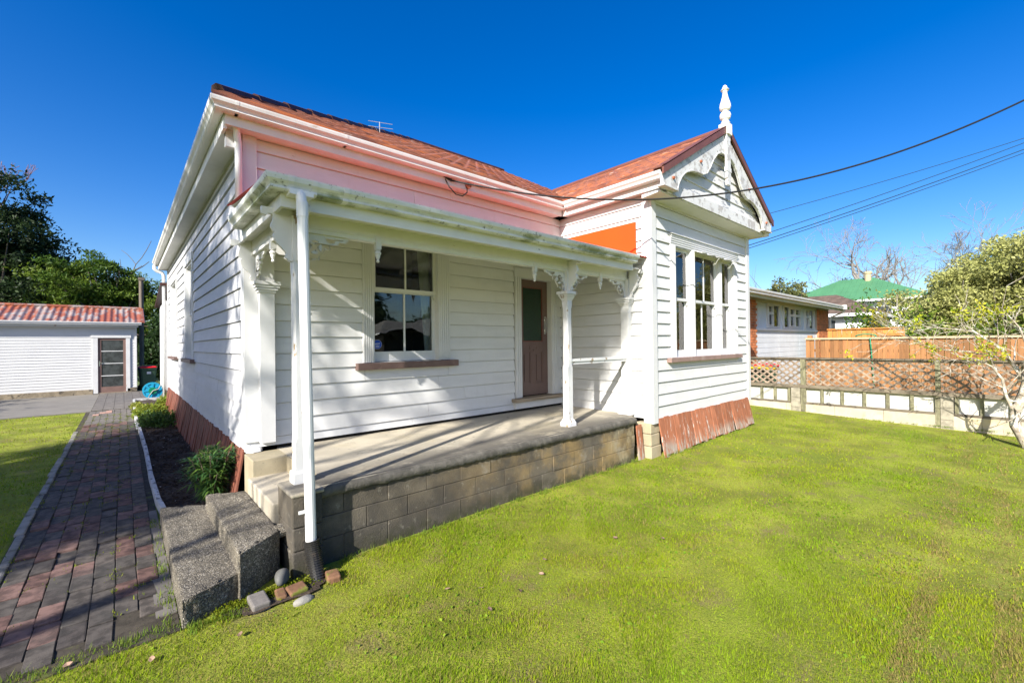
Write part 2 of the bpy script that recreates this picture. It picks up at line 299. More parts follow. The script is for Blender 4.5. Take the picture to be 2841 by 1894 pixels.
M['paling'] = mat('tan paling', (.27,.13,.05), .7, .12, 4, (6,6,.7), .002, 25, (8,8,1), [dict(c=(.30,.12,.05), s=3, lo=.5, hi=.7, a=.5, st=(5,5,.6))], objvar=.26)
M['orange_paling'] = mat('orange paling', (.47,.20,.05), .7, .15, 5, (6,6,.7), objvar=.18)
M['paling_cap'] = mat('paling cap', (.45,.35,.22), .8, .12, 4, (6,.7,6))
M['brick'] = mat('red brick', (.48,.165,.065), .8, .15, 8, objvar=.2, bump=.002, bs=90)
M['brickmortar'] = mat('brick mortar', (.45,.38,.30), .9, .1, 8)
M['clad'] = mat('pale cladding', (.62,.64,.66), .6, .04, 2, objvar=.03)
M['clad_shaded'] = mat('eave shade blue wall', (.60,.67,.74), .6, .04, 2)  # bluish cast of the eave shade put into the wall colour
M['eave'] = mat('cream eave', (.50,.49,.33), .6, .05, 2)
M['greenroof'] = mat('green roof', (.075,.21,.10), .55, .06, 1.2, spec=.3)
M['tileroof'] = mat('brown tiles', (.15,.105,.08), .8, .25, 3, bump=.0, objvar=.15)
M['shedroof'] = mat('rusty corrugated', (.30,.25,.225), .45, .1, 3, layers=[dict(c=(.26,.07,.03), s=2.1, lo=.42, hi=.53, a=.95, st=(1.5,.5,1)), dict(c=(.40,.13,.05), s=7, lo=.55, hi=.63, a=.9)], spec=.5)
M['shedtrim'] = mat('shed white trim', W_, .6, .04, 4, layers=[dict(c=(.36,.26,.2), s=5, lo=.66, hi=.69, a=.85)])
M['shedbase'] = mat('shed footing', (.26,.215,.15), .9, .2, 5, bump=.01, bs=30, layers=[dict(c=(.07,.06,.05), s=4, lo=.55, hi=.62, a=.8)])
M['sheddoor'] = mat('shed door brown', (.20,.125,.105), .6, .08, 4)
M['obscure'] = mat('dark obscure pane', (.045,.05,.05), .22, .35, 5, spec=.5)
M['bin'] = mat('bin green', (.055,.105,.065), .45, .06, 3)
M['yellow'] = mat('yellow lid', (.75,.45,.01), .4, .04, 3)
M['red'] = mat('red lid', (.68,.02,.025), .4, .04, 3)
M['reel'] = mat('blue plastic', (.02,.32,.52), .35, .05, 3)
M['greyplastic'] = mat('grey plastic', (.45,.44,.42), .5, .05, 3)
M['greenhose'] = mat('green hose', (.01,.22,.11), .4, .05, 3)
M['pole'] = mat('old pole', (.15,.125,.10), .9, .2, 3, (4,4,.5))
M['bark'] = mat('brown bark', (.14,.11,.085), .9, .25, 8, bump=.01, bs=25)
M['palebark'] = mat('pale bark', (.24,.225,.205), .9, .2, 8, layers=[dict(c=(.14,.115,.09), s=6, lo=.5, hi=.65, a=.7)])
M['lichenbark'] = mat('lichened bark', (.33,.285,.22), .9, .2, 12, bump=.008, bs=50, layers=[dict(c=(.62,.60,.52), s=9, lo=.5, hi=.58, a=.9), dict(c=(.13,.10,.075), s=6, lo=.52, hi=.65, a=.8), dict(c=(.42,.38,.10), s=14, lo=.62, hi=.68, a=.7)])
M['leaf'] = leafmat('leaf'); M['grass'] = leafmat('grass blade', .35, .7, .06)
M['lawn'] = mat('lawn soil and thatch', (.24,.265,.028), .95, .3, 1.4, bump=.02, bs=70, layers=[
    dict(c=(.16,.215,.014), s=.7, lo=.45, hi=.65, a=.7), dict(c=(.10,.15,.012), s=60, lo=.5, hi=.66, a=.75), dict(c=(.27,.25,.06), s=35, lo=.56, hi=.68, a=.6), dict(c=(.22,.175,.07), s=2.6, lo=.52, hi=.68, a=.75), dict(c=(.09,.07,.035), s=9, lo=.66, hi=.74, a=.7)])
M['ground'] = mat('far ground', (.10,.13,.035), .95, .2, .2)
M['stone'] = mat('river stone', (.125,.125,.115), .6, .1, 5)
M['pave_stone'] = mat('loose paver', (.17,.155,.14), .85, .1, 30, bump=.002, bs=120)
M['redbrick'] = mat('loose brick', (.19,.10,.055), .85, .2, 12, bump=.004, bs=60, layers=[dict(c=(.14,.17,.02), s=7, lo=.5, hi=.6, a=.85)])
M['moss'] = mat('moss', (.12,.16,.012), .95, .4, 20, bump=.02, bs=50)
M['mulch'] = mat('bark chip', (.10,.07,.05), .9, .3, 20, objvar=.3)
M['deadleaf'] = mat('dead leaf', (.30,.19,.13), .8, .2, 20, objvar=.35)
M['cable'] = mat('cable black', (.014,.014,.014), .5, 0)
M['wire'] = mat('far wire', (.02,.05,.08), .6, 0)
M['rust'] = mat('rusty bolt', (.30,.10,.05), .8, .3, 20)
M['metal'] = mat('antenna metal', (.35,.35,.35), .4, 0, metal=.6)
M['edging'] = mat('painted timber edging', (.50,.50,.50), .8, .15, 5, layers=[dict(c=(.16,.15,.14), s=7, lo=.52, hi=.6, a=.9, st=(2,.6,2))])
M['curb'] = mat('old kerb', (.26,.245,.21), .9, .2, 6, bump=.006, bs=40, layers=[dict(c=(.09,.09,.06), s=4, lo=.5, hi=.65, a=.7)])
# ------------------------------------------------------------------ ground
def gz(x, y):
    b = np.clip((np.asarray(x, float)-6)/6.75, 0, 1)
    return -.02 + b*.03*(np.asarray(y, float)-1.2) + .008*np.sin(np.asarray(x)*1.3+.5)*np.sin(np.asarray(y)*1.1)
def gzf(x, y): return float(gz(x, y))
g = G(); g.raw([(-500,-500,-.25),(500,-500,-.25),(500,500,-.25),(-500,500,-.25)], [(0,1,2,3)])
new('ground', g, M['ground'], kind='structure')
def sheet(name, x0, x1, y0, y1, step, matl, zf, kind='structure'):
    nx = max(2, int((x1-x0)/step)+1); ny = max(2, int((y1-y0)/step)+1)
    X, Y = np.meshgrid(np.linspace(x0, x1, nx), np.linspace(y0, y1, ny)); Z = zf(X, Y)
    V = np.stack([X.ravel(), Y.ravel(), Z.ravel()], 1)
    i = np.arange(nx*ny).reshape(ny, nx); F = np.stack([i[:-1,:-1].ravel(), i[:-1,1:].ravel(), i[1:,1:].ravel(), i[1:,:-1].ravel()], 1)
    return bulk(name, V, F, matl, kind=kind, smooth=True)
sheet('lawn', -14, 12.74, -12, 17.66, .25, M['lawn'], gz)
sheet('neighbour_lawn', 12.9, 60, -40, 40, 2., M['ground'], lambda x, y: .02+0*x)
g = G(); g.box(-30, -.70, 17.67, 24.4, -.2, .0); new('driveway', g, M['asphalt'], kind='structure')

# ------------------------------------------------------------------ wall coordinates
WF, WB, WL, WS, WG = ('Y', 5.655), ('Y', 3.727), ('X', 1.05), ('X', 6.315), ('Y', 3.47)
def wp(w_, u, n, z): return (u, w_[1]-n, z) if w_[0] == 'Y' else (w_[1]-n, u, z)
def wbox(g, w_, u0, u1, n0, n1, z0, z1, mi=0):
    P = [wp(w_, u, n, z) for z in (z0, z1) for u, n in ((u0,n0),(u1,n0),(u1,n1),(u0,n1))]
    return g.hexa(P, mi)
def wprism(g, w_, poly, n0, n1, mi=0):          # poly of (u,z)
    return g.prism([wp(w_, u, n0, z) for u, z in poly], [wp(w_, u, n1, z) for u, z in poly], mi)
def cuts(u0, u1, z0, z1, op):
    us = sorted({u0, u1, *[min(max(a, u0), u1) for o in op for a in o[:2]]})
    out = []
    for a, b in zip(us[:-1], us[1:]):
        if b-a < 1e-4: continue
        m = (a+b)/2; zs = [(z0, z1)]
        for o in op:
            if o[0] < m < o[1]:
                nz = []
                for p, q in zs:
                    if o[3] <= p or o[2] >= q: nz.append((p, q)); continue
                    if o[2] > p: nz.append((p, o[2]))
                    if o[3] < q: nz.append((o[3], q))
                zs = nz
        out += [(a, b, p, q) for p, q in zs if q-p > .004]
    return out
def make_wall(parent, w_, u0, u1, zb, zt, rows, op, matl, th=.12, ends=(0,0)):
    g = G()
    for a, b, p, q in cuts(u0+.06*ends[0], u1-.06*ends[1], zb+.03, zt, op): wbox(g, w_, a, b, -.006, -th, p, q)
    core = new('wall', g, M['soffit'], parent)
    for r0, r1 in zip(rows[:-1], rows[1:]):
        segs = {}
        for a, b, p, q in cuts(u0, u1, r0, r1, op):
            segs.setdefault((round(p, 4), round(q, 4)), []).append((a, b))
        for (p, q), L in segs.items():
            L.sort(); mg = [list(L[0])]
            for a, b in L[1:]:
                if a-mg[-1][1] < 1e-4: mg[-1][1] = b
                else: mg.append([a, b])
            mg2 = []
            for a, b in mg:      # long runs are made of several boards butted end to end
                while b-a > 3.2:
                    c_ = a+random.uniform(1.6, 3.0); mg2.append((a, c_)); a = c_
                mg2.append((a, b))
            for a, b in mg2:
                h = r1-r0; j = random.uniform(-.0015, .0015)
                nb = lambda z: .030-.022*(z-r0)/h+j
                q2 = min(q+.012, zt) if abs(q-r1) < 1e-3 else q
                poly = [(-.004, p), (nb(p), p), (nb(q-.011), q-.011), (-.003, q-.010), (-.003, q2), (-.0045, q2)] if abs(q-r1) < 1e-3 and q-p > .05 else [(-.004, p), (nb(p), p), (nb(q2), q2), (-.004, q2)]
                k1, k2 = random.uniform(-.0025, .0025), random.uniform(-.0025, .0025); gg = G(); gg.prism([wp(w_, a+.002, n, z+k1) for n, z in poly], [wp(w_, b-.002, n, z+k2) for n, z in poly])
                new('weatherboard', gg, matl, core)
    return core
# ------------------------------------------------------------------ the villa
villa = E('villa', (3.7, 9, 0), 'white weatherboard villa with red roof, corner verandah and gabled bay', 'house')
ROWS = [.787+.1925*k for k in range(20)]
fwin = (2.52, 3.565, 1.60, 3.27); fdoor = (5.24, 6.03, .88, 3.0)
front = make_wall(villa, WF, 1.05, 6.30, .69, 4.20, [.69]+[z for z in ROWS if z < 4.15]+[4.20],
    [(2.40, 3.72, 1.55, 3.38), (5.08, 6.18, .80, 3.14)], M['board'])
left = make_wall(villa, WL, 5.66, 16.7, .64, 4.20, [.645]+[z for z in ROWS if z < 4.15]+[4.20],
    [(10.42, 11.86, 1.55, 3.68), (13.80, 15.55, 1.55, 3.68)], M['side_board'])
bays = make_wall(villa, WS, 3.74, 5.65, .60, 4.20, [.60]+[z for z in ROWS if z < 4.15]+[4.20], [], M['board'])
BW = [(6.92, 9.62, 1.53, 3.62)]
bayf = make_wall(villa, WB, 6.32, 10.28, .575, 4.16, [.58]+[z-.0 for z in ROWS if z < 4.1]+[4.16], BW, M['board'])
# solid inner shell so that no light leaks (kept back from the window rooms)
g = G(); g.box(10.16, 10.285, 3.9, 16.6, .62, 4.15); g.box(1.3, 10.2, 16.45, 16.57, .62, 4.15)
g.box(1.2, 10.15, 5.82, 16.4, .45, .60); g.box(6.46, 10.15, 3.9, 5.815, .45, .598); g.box(1.2, 10.15, 5.9, 16.4, 4.0, 4.1); g.box(6.45, 10.15, 3.9, 5.9, 4.0, 4.1)
new('inner_shell', g, M['room'], villa)
# corner boards
def part(name, fn, matl, parent=villa, **k):
    g = G(); fn(g); return new(name, g, matl, parent, **k)
part('corner_board', lambda g: (wbox(g, WF, 1.012, 1.15, .0, .042, .755, 4.2), g.box(1.008, 1.05, 5.656, 5.76, .755, 4.2)), M['trim'])
part('corner_board', lambda g: (g.box(6.278, 6.315, 3.73, 3.86, .525, 4.19), g.box(6.282, 6.42, 3.685, 3.728, .525, 4.19)), M['trim'])
part('corner_board', lambda g: (g.box(10.17, 10.31, 3.685, 3.728, .53, 4.16), g.box(10.285, 10.318, 3.73, 3.85, .53, 4.16)), M['trim'])
part('corner_board', lambda g: (g.box(1.012, 1.05, 16.6, 16.72, .6, 4.2),), M['trim'])
# base strip under front wall
part('base_strip', lambda g: g.box(1.35, 6.28, 5.66, 5.70, .60, .69), M['dark'])

def flute(g, w_, u0, u1, z0, z1, n=5, d=.03):
    wbox(g, w_, u0, u1, .0, d, z0, z1); s = (u1-u0)/n
    for k in range(n):
        a = u0+s*k+s*.2; wbox(g, w_, a, a+s*.6, d, d+.011, z0, z1-.004)
def ring(g, w_, u0, u1, z0, z1, t, n0, n1, b=None):      # rectangular frame
    b = b or t
    wbox(g, w_, u0, u0+t, n0, n1, z0, z1); wbox(g, w_, u1-t, u1, n0, n1, z0, z1)
    wbox(g, w_, u0+t, u1-t, n0+.001*(1 if n1 > n0 else -1), n1-.001, z0, z0+b); wbox(g, w_, u0+t, u1-t, n0+.001, n1-.001, z1-t, z1)
def sash(win, w_, u0, u1, z0, z1, n, bar=True, t=.05, b=None, matl=None, horn=False):
    g = G(); ring(g, w_, u0, u1, z0, z1, t, n-.038, n, b)
    if horn:
        for uu in (u0+.006, u1-.036): wbox(g, w_, uu, uu+.03, n-.034, n-.004, z0-.07, z0)
    s = new('sash', g, matl or M['trim'], win)
    if bar:
        c = (u0+u1)/2; g = G(); wbox(g, w_, c-.012, c+.012, n-.030, n-.006, z0+(b or t)-.002, z1-t+.002); new('glazing_bar', g, matl or M['trim'], win)
        spans = [(u0+t-.004, c-.011), (c+.011, u1-t+.004)]
    else: spans = [(u0+t-.004, u1-t+.004)]
    for a, c in spans:
        g = G(); wbox(g, w_, a, c, n-.022, n-.018, z0+(b or t)-.004, z1-t+.004); new('pane', g, M['glass'], win)
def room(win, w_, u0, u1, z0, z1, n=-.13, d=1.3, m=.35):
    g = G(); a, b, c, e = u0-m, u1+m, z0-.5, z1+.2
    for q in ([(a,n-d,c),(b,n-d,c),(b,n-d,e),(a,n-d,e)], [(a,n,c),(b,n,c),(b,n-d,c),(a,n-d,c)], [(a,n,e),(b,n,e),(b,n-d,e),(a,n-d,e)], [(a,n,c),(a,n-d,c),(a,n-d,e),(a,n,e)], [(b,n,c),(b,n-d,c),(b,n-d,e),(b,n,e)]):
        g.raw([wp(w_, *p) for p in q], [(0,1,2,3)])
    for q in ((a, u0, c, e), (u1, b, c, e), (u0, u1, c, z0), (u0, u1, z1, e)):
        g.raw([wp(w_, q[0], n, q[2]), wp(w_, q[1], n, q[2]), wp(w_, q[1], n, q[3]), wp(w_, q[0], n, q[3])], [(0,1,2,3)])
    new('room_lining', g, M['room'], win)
def curtain(win, w_, u0, u1, z0, z1, n, skew=0., matl=None):
    k = max(6, int((u1-u0)/.018)); A = []; B = []
    for i in range(k+1):
        t = i/k; nn = n+.02*math.sin(t*k*.9)
        A.append(wp(w_, u0+(u1-u0)*t+skew*(1-t), nn, z0)); B.append(wp(w_, u0+(u1-u0)*t, nn, z1))
    g = G(); g.raw(A+B, [(i, i+1, k+2+i, k+1+i) for i in range(k)]); new('curtain', g, matl or M['curtain'], win)
# front window under the verandah
def front_window():
    g = G(); u0, u1, z0, z1 = fwin
    flute(g, WF, 2.375, u0, z0+.0, z1+.02); flute(g, WF, u1, 3.752, z0, z1+.02)
    wbox(g, WF, 2.36, 3.767, 0, .042, z1+.02, z1+.15)
    ring(g, WF, u0-.01, u1+.01, z0-.03, z1+.012, .028, -.12, .028)
    win = new('window', g, M['trim'], villa)
    g = G(); g.hexa([wp(WF, a, n, z) for z, q in ((1.505, 0), (1.595, 1)) for a, n in ((2.275, -.02), (3.845, -.02), (3.845, .115), (2.275, .115))]); new('sill', g, M['sill'], win, bevel=.006)
    sash(win, WF, u0+.018, u1-.018, 2.575, z1-.016, -.035, horn=True, t=.048, b=.05)
    sash(win, WF, u0+.018, u1-.018, 1.605, 2.61, -.078, t=.048, b=.135)
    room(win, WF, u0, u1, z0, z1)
    curtain(win, WF, 3.33, 3.56, 1.7, 3.25, -.22, .12)
    # octagonal alarm sticker with its lettering
    cx_, cz_, r_ = 2.632, 1.84, .066
    oc = lambda r, n: [wp(WF, cx_+r*math.cos(R(22.5+45*i)), n, cz_+r*math.sin(R(22.5+45*i))) for i in range(8)]
    g = G(); n0 = -.0945
    g.raw(oc(r_, n0), [tuple(range(8))], 1); g.raw(oc(r_*.96, n0+.0008), [tuple(range(8))], 0)
    for k, (dz, hw, hh) in enumerate(((-.026, .030, .0035), (-.037, .024, .002))):
        g.raw([wp(WF, cx_+a*hw, n0+.0016, cz_+dz+b*hh) for a, b in ((-1,-1),(1,-1),(1,1),(-1,1))], [(0,1,2,3)], 1)
    fc = bpy.data.curves.new('adt', 'FONT'); fc.body = 'ADT'; fc.size = .036; fc.align_x = 'CENTER'; fc.align_y = 'CENTER'; fc.offset = .0004
    fo = bpy.data.objects.new('adt', fc); COL.objects.link(fo); bpy.context.view_layer.update()
    me = bpy.data.meshes.new_from_object(fo.evaluated_get(bpy.context.evaluated_depsgraph_get()))
    g.raw([wp(WF, cx_+v.co.x, n0+.0016, cz_+.006+v.co.y) for v in me.vertices], [tuple(p.vertices) for p in me.polygons], 1)
    bpy.data.objects.remove(fo); bpy.data.curves.remove(fc); bpy.data.meshes.remove(me)
    new('alarm_sticker', g, [M['sticker'], M['white']], win, label='blue octagonal ADT alarm sticker')
front_window()
# windows on the long side wall
def side_window(a, b):
    z0, z1 = 1.60, 3.55
    g = G(); wbox(g, WL, a-.12, a, 0, .04, z0, z1+.0); wbox(g, WL, b, b+.12, 0, .04, z0, z1); wbox(g, WL, a-.14, b+.14, 0, .05, z1, z1+.14)
    ring(g, WL, a-.01, b+.01, z0-.03, z1-.002, .03, -.12, .02)
    win = new('window', g, M['trim'], villa)
    g = G(); wbox(g, WL, a-.30, b+.25, -.02, .10, 1.525, 1.597); new('sill', g, M['sill'], win)
    sash(win, WL, a+.02, b-.02, 2.52, z1-.02, -.04, bar=False); sash(win, WL, a+.02, b-.02, 1.605, 2.56, -.083, bar=False, b=.1)
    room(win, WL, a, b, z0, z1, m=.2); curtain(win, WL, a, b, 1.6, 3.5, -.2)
side_window(10.55, 11.73); side_window(13.95, 15.42)
# bay window
def bay_window():
    g = G(); z0, z1 = 1.565, 3.47
    flute(g, WB, 6.89, 7.05, z0, z1, 4, .035); flute(g, WB, 9.48, 9.645, z0, z1, 4, .035)
    for a, b in ((7.655, 7.755), (8.80, 8.90)): flute(g, WB, a, b, z0, z1-.001, 3, .03)
    for k in range(5): wbox(g, WB, 6.885-.004*k, 9.65+.004*k, 0, .034+.008*k, z1+.034*k, z1+.034*(k+1)-.004)
    wbox(g, WB, 6.86, 9.67, 0, .085, z1+.17, z1+.185); wbox(g, WB, 6.90, 9.63, .0, .03, z1, z1+.17)
    for a, b in ((7.05, 7.655), (7.755, 8.80), (8.90, 9.48)): ring(g, WB, a-.012, b+.012, z0-.02, z1+.012, .03, -.12, .02)
    win = new('window', g, M['trim'], villa)
    g = G(); g.hexa([wp(WB, a, n, z) for z in (1.482, 1.56) for a, n in ((6.76, -.02), (9.735, -.02), (9.735, .10), (6.76, .10))]); new('sill', g, M['bay_sill'], win, bevel=.006)
    for a, b, bar in ((7.05, 7.655, False), (7.755, 8.80, True), (8.90, 9.48, False)):
        sash(win, WB, a+.018, b-.018, 2.545, z1-.018, -.035, bar=bar, t=.045, b=.05, horn=True); sash(win, WB, a+.018, b-.018, 1.57, 2.58, -.078, bar=bar, t=.045, b=.11)
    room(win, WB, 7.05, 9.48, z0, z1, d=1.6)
    for a, b in ((7.30, 7.62), (8.45, 8.78), (9.2, 9.46)): curtain(win, WB, a, b, 1.6, 3.45, -.24, 0, M['curtain'])
    # buckled tin sun hood over the middle lights
    g = G(); n_ = 14; P = []; Q = []
    for i in range(n_+1):
        t = i/n_; u = 7.72+1.70*t; s = .012*math.sin(i*2.1)
        P += [wp(WB, u, .045, 3.475), wp(WB, u, .19+s, 3.415+s*.8)]
    g.raw(P, [(2*i, 2*i+1, 2*i+3, 2*i+2) for i in range(n_)])
    o = new('sun_hood', g, M['barge'], win); sm = o.modifiers.new('thick', 'SOLIDIFY'); sm.thickness = .012
bay_window()
# front door
def front_door():
    u0, u1, z0, z1 = fdoor; dn = -.085
    g = G(); flute(g, WF, 5.095, u0, z0-.0, z1, 3, .035); flute(g, WF, u1, 6.172, z0, z1, 3, .035); wbox(g, WF, 5.08, 6.185, 0, .05, z1, z1+.15)
    wbox(g, WF, u0-.001, u0+.012, -.12, .03, z0, z1); wbox(g, WF, u1-.012, u1+.001, -.12, .03, z0, z1); wbox(g, WF, u0+.012, u1-.012, -.12, .03, z1-.012, z1+.001)
    fr = new('door_frame', g, M['trim'], villa)
    a, b = u0+.013, u1-.013; zt = z1-.014
    g = G(); wbox(g, WF, a, a+.125, dn-.04, dn, z0+.01, zt); wbox(g, WF, b-.125, b, dn-.04, dn, z0+.01, zt)
    for p, q in ((z0+.01, z0+.21), (1.69, 1.86), (zt-.13, zt)): wbox(g, WF, a+.125, b-.125, dn-.039, dn-.001, p, q)
    c = (a+b)/2; wbox(g, WF, c-.05, c+.05, dn-.038, dn-.002, z0+.21, 1.69)
    door = new('door', g, M['door'], villa)
    for p, q in ((a+.125, c-.05), (c+.05, b-.125)):
        g = G(); wbox(g, WF, p, q, dn-.03, dn-.02, z0+.21, 1.69); wbox(g, WF, p+.045, q-.045, dn-.02, dn-.008, z0+.27, 1.63); ring(g, WF, p, q, z0+.21, 1.69, .022, dn-.02, dn-.006); new('panel', g, M['door'], door)
    g = G(); ring(g, WF, a+.121, b-.121, 1.856, zt-.126, .02, dn-.025, dn-.004); new('bead', g, M['doorred'], door)
    g = G(); wbox(g, WF, a+.135, b-.135, dn-.025, dn-.017, 1.87, zt-.14); new('obscure_pane', g, M['green_glass'], door)
    g = G(); wbox(g, WF, b-.085, b-.045, dn, dn+.006, 2.00, 2.33); wbox(g, WF, b-.078, b-.055, dn+.04, dn+.055, 2.03, 2.30); wbox(g, WF, b-.075, b-.058, dn+.006, dn+.04, 2.05, 2.08); wbox(g, WF, b-.075, b-.058, dn+.006, dn+.04, 2.25, 2.28); new('pull_handle', g, M['chrome'], door)
    g = G(); ring(g, WF, c-.09, c+.09, 1.715, 1.785, .014, dn, dn+.01); wbox(g, WF, c-.076, c+.076, dn, dn+.004, 1.73, 1.77); wbox(g, WF, c-.012, c+.012, dn+.01, dn+.024, 1.69, 1.715); new('letter_slot', g, M['sill'], door)
    g = G(); wbox(g, WF, 5.0, 6.27, -.1, .14, .815, .875); new('doorstep', g, M['threshold'], fr, bevel=.008)
    g = G(); wbox(g, WF, 5.05, 6.26, .0, .085, .70, .812); new('kickboard', g, M['trim'], fr)
    g = G(); wbox(g, WF, u0-.1, u1+.1, -.16, -.17, .7, 3.2); new('backing', g, M['dark'], fr)
front_door()

# ------------------------------------------------------------------ eaves, gutters
GUT = [(0,0),(.075,0),(.092,.014),(.09,.034),(.10,.05),(.122,.072),(.128,.10),(.128,.115),(.112,.115),(.108,.10),(.085,.06),(.07,.02),(.0,.02)]
def gutter_run(g, axis, c, a, b, z, sgn=-1, mi=0):
    """runs along axis ('X': along X at back plane y=c, outward -Y)"""
    def P(t, o, h): return (t, c-o, z+h) if axis == 'X' else (c-o, t, z+h)
    g.prism([P(a, o, h) for o, h in GUT], [P(b, o, h) for o, h in GUT], mi)
def gutter_mitre(g, c1, x_end, c2, y_end, z):
    """front run along X (back plane y=c1) and side run along Y (back plane x=c2), mitred at the corner"""
    A = [(c2-o, c1-o, z+h) for o, h in GUT]
    g.prism(A, [(x_end, c1-o, z+h) for o, h in GUT]); g.prism(A, [(c2-o, y_end, z+h) for o, h in GUT])
ZE = 4.285
g = G(); gutter_mitre(g, 5.42, 6.125, .805, 16.95, ZE); new('gutter', g, M['gutter'], villa)
for x in (.90, 2.05, 4.2):
    g = G(); g.prism([(x, 5.42-o-.002, ZE+h) for o, h in GUT[:9]], [(x+.03, 5.42-o-.002, ZE+h) for o, h in GUT[:9]]); new('gutter_joint', g, M['gutter'], villa)
g = G(); gutter_run(g, 'Y', 6.125, 3.36, 5.42-.128, ZE); new('gutter', g, M['gutter'], villa)
part('fascia', lambda g: (g.box(.82, 6.12, 5.425, 5.455, 4.185, 4.37), g.box(.81, .84, 5.46, 16.9, 4.15, 4.37)), M['soffit'])
part('fascia', lambda g: g.box(6.13, 6.16, 3.36, 5.42, 4.185, 4.37), M['soffit'])
part('soffit', lambda g: (g.box(.845, 6.125, 5.457, 5.70, 4.205, 4.225), g.box(.845, 1.10, 5.70, 16.9, 4.165, 4.19)), M['soffit'])
part('soffit', lambda g: g.box(6.165, 6.36, 3.50, 5.46, 4.205, 4.226), M['soffit'])
for y in (5.75,):
    part('eave_bracket', lambda g: g.box(.85, 1.0, 5.60, 5.66, 4.02, 4.20), M['trim'])
# upper rainwater pipe on the corner
part('downpipe', lambda g: (g.tube([(.93,5.50,4.30),(.93,5.50,4.24),(.945,5.53,4.14),(.965,5.57,4.06),(.965,5.575,3.98),(.965,5.575,3.17)], .036, 12)), M['pvc'], smooth=True)
part('downpipe', lambda g: (g.tube([(.72,16.75,4.28),(.72,16.78,4.18),(.78,16.8,4.12),(.9,16.8,4.08),(.94,16.8,4.0),(.94,16.8,.0)], .045, 10)), M['pvc'], smooth=True)
# ------------------------------------------------------------------ roof
PT = .555; ZR = 4.41
def tile_course(g, k, d, umin, umax, place, du=.04, wl=.24, amp=.03):
    v0, v1 = k*d, (k+1)*d+.03
    us = np.arange(min(umin(v0), umin(v1)), max(umax(v0), umax(v1))+du, du)
    V = []; n = len(us)
    for v, lift in ((v0, -.012), (v0, .038), (v1, .0)):
        for u in us:
            uu = min(max(u, umin(v)), umax(v)); wv = amp*abs(math.sin(math.pi*uu/wl))**.7
            V.append(place(uu, v, lift+(wv if lift > -.01 else 0)))
    F = [(r*n+i, r*n+i+1, (r+1)*n+i+1, (r+1)*n+i) for r in range(2) for i in range(n-1)]
    g.raw(V, F)
d = .318
sl = []
core = G()
RY = 10.42; RZ = ZR+PT*(RY-5.32)
core.raw([(.70,5.32,ZR-.02),(6.0,5.32,ZR-.02),(8.3,7.62,ZR+PT*2.3-.02),(5.8,RY,RZ-.02)], [(0,1,2,3)])
core.raw([(8.3,7.62,ZR+PT*2.3-.02),(10.6,5.32,ZR-.02),(11,5.6,ZR-.02),(8,RY,RZ-.02),(5.8,RY,RZ-.02)], [(0,1,2,3,4)])
core.raw([(.70,5.32,ZR-.02),(5.8,RY,RZ-.02),(5.8,12,RZ-.02),(.70,16.95,ZR-.02)], [(0,1,2,3)])
core.raw([(.70,16.95,ZR-.02),(5.8,12,RZ-.02),(8,12,RZ-.02),(11,16.95,ZR-.02)], [(0,1,2,3)])
core.raw([(8,RY,RZ-.02),(11,5.6,ZR-.02),(11,16.95,ZR-.02),(8,12,RZ-.02)], [(0,1,2,3)])
core.raw([(5.8,RY,RZ-.02),(8,RY,RZ-.02),(8,12,RZ-.02),(5.8,12,RZ-.02)], [(0,1,2,3)])
core.raw([(6.0,3.30,ZR-.02),(6.0,5.32,ZR-.02),(8.3,7.62,ZR+PT*2.3-.02),(8.3,3.30,ZR+PT*2.3-.02)], [(0,1,2,3)])
core.raw([(10.6,3.30,ZR-.02),(10.6,5.32,ZR-.02),(8.3,7.62,ZR+PT*2.3-.02),(8.3,3.30,ZR+PT*2.3-.02)], [(0,1,2,3)])
roof = new('roof', core, M['hip'], villa)
for k in range(16):
    g = G(); tile_course(g, k, d, lambda v: .70+v, lambda v: (6.0+v) if v < 2.3 else min(8.6, 8.3+(v-2.3)*.2), lambda u, v, l: (u, 5.32+v, ZR+PT*v+l)); new('tile_course', g, M['roof_front'], roof)
for k in range(7):
    g = G(); tile_course(g, k, d*1.02, lambda v: 3.32, lambda v: 5.32+v, lambda u, v, l: (6.0+v, u, ZR+PT*v+l)); new('tile_course', g, M['roof_side'], roof)
for k in range(12):   # hip caps
    a = k*.43; b = a+.45; f = lambda v, h: (.70+v, 5.32+v, ZR+PT*v+h)
    if a > 5.0: break
    g = G(); g.tube([f(a+.05, .04), f(min(b+.08, 5.1), .028)], [.074, .066], 8); new('hip_cap', g, M['hip'], roof)
g = G(); g.tube([(5.8,RY,RZ+.03),(9,RY,RZ+.03)], .07, 8); new('ridge_cap', g, M['hip'], roof)
g = G(); g.tube([(8.3,3.28,ZR+PT*2.3+.02),(8.3,7.62,ZR+PT*2.3+.02)], .075, 8); new('ridge_cap', g, M['bargecap'], roof)
# rake flashing of the gable
for sx in (-1, 1):
    g = G(); a = (8.3+sx*2.335, 4.375); b = (8.3, ZR+PT*2.3+.045); L_ = Vector((b[0]-a[0], b[1]-a[1])).normalized(); nn = (-L_.y*.11, L_.x*.11) if sx > 0 else (L_.y*.11, -L_.x*.11)
    q = [(a[0], a[1]+.06), (b[0], b[1]+.06), (b[0], b[1]-.07), (a[0], a[1]-.06)]
    g.prism([(x, 3.285, z) for x, z in q], [(x, 3.315, z) for x, z in q]); g.prism([(x, 3.285, z) for x, z in (q[0], q[1], (q[1][0], q[1][1]-.015), (q[0][0], q[0][1]-.015))], [(x, 3.46, z) for x, z in (q[0], q[1], (q[1][0], q[1][1]-.015), (q[0][0], q[0][1]-.015))])
    new('rake_flashing', g, M['bargecap'], roof)
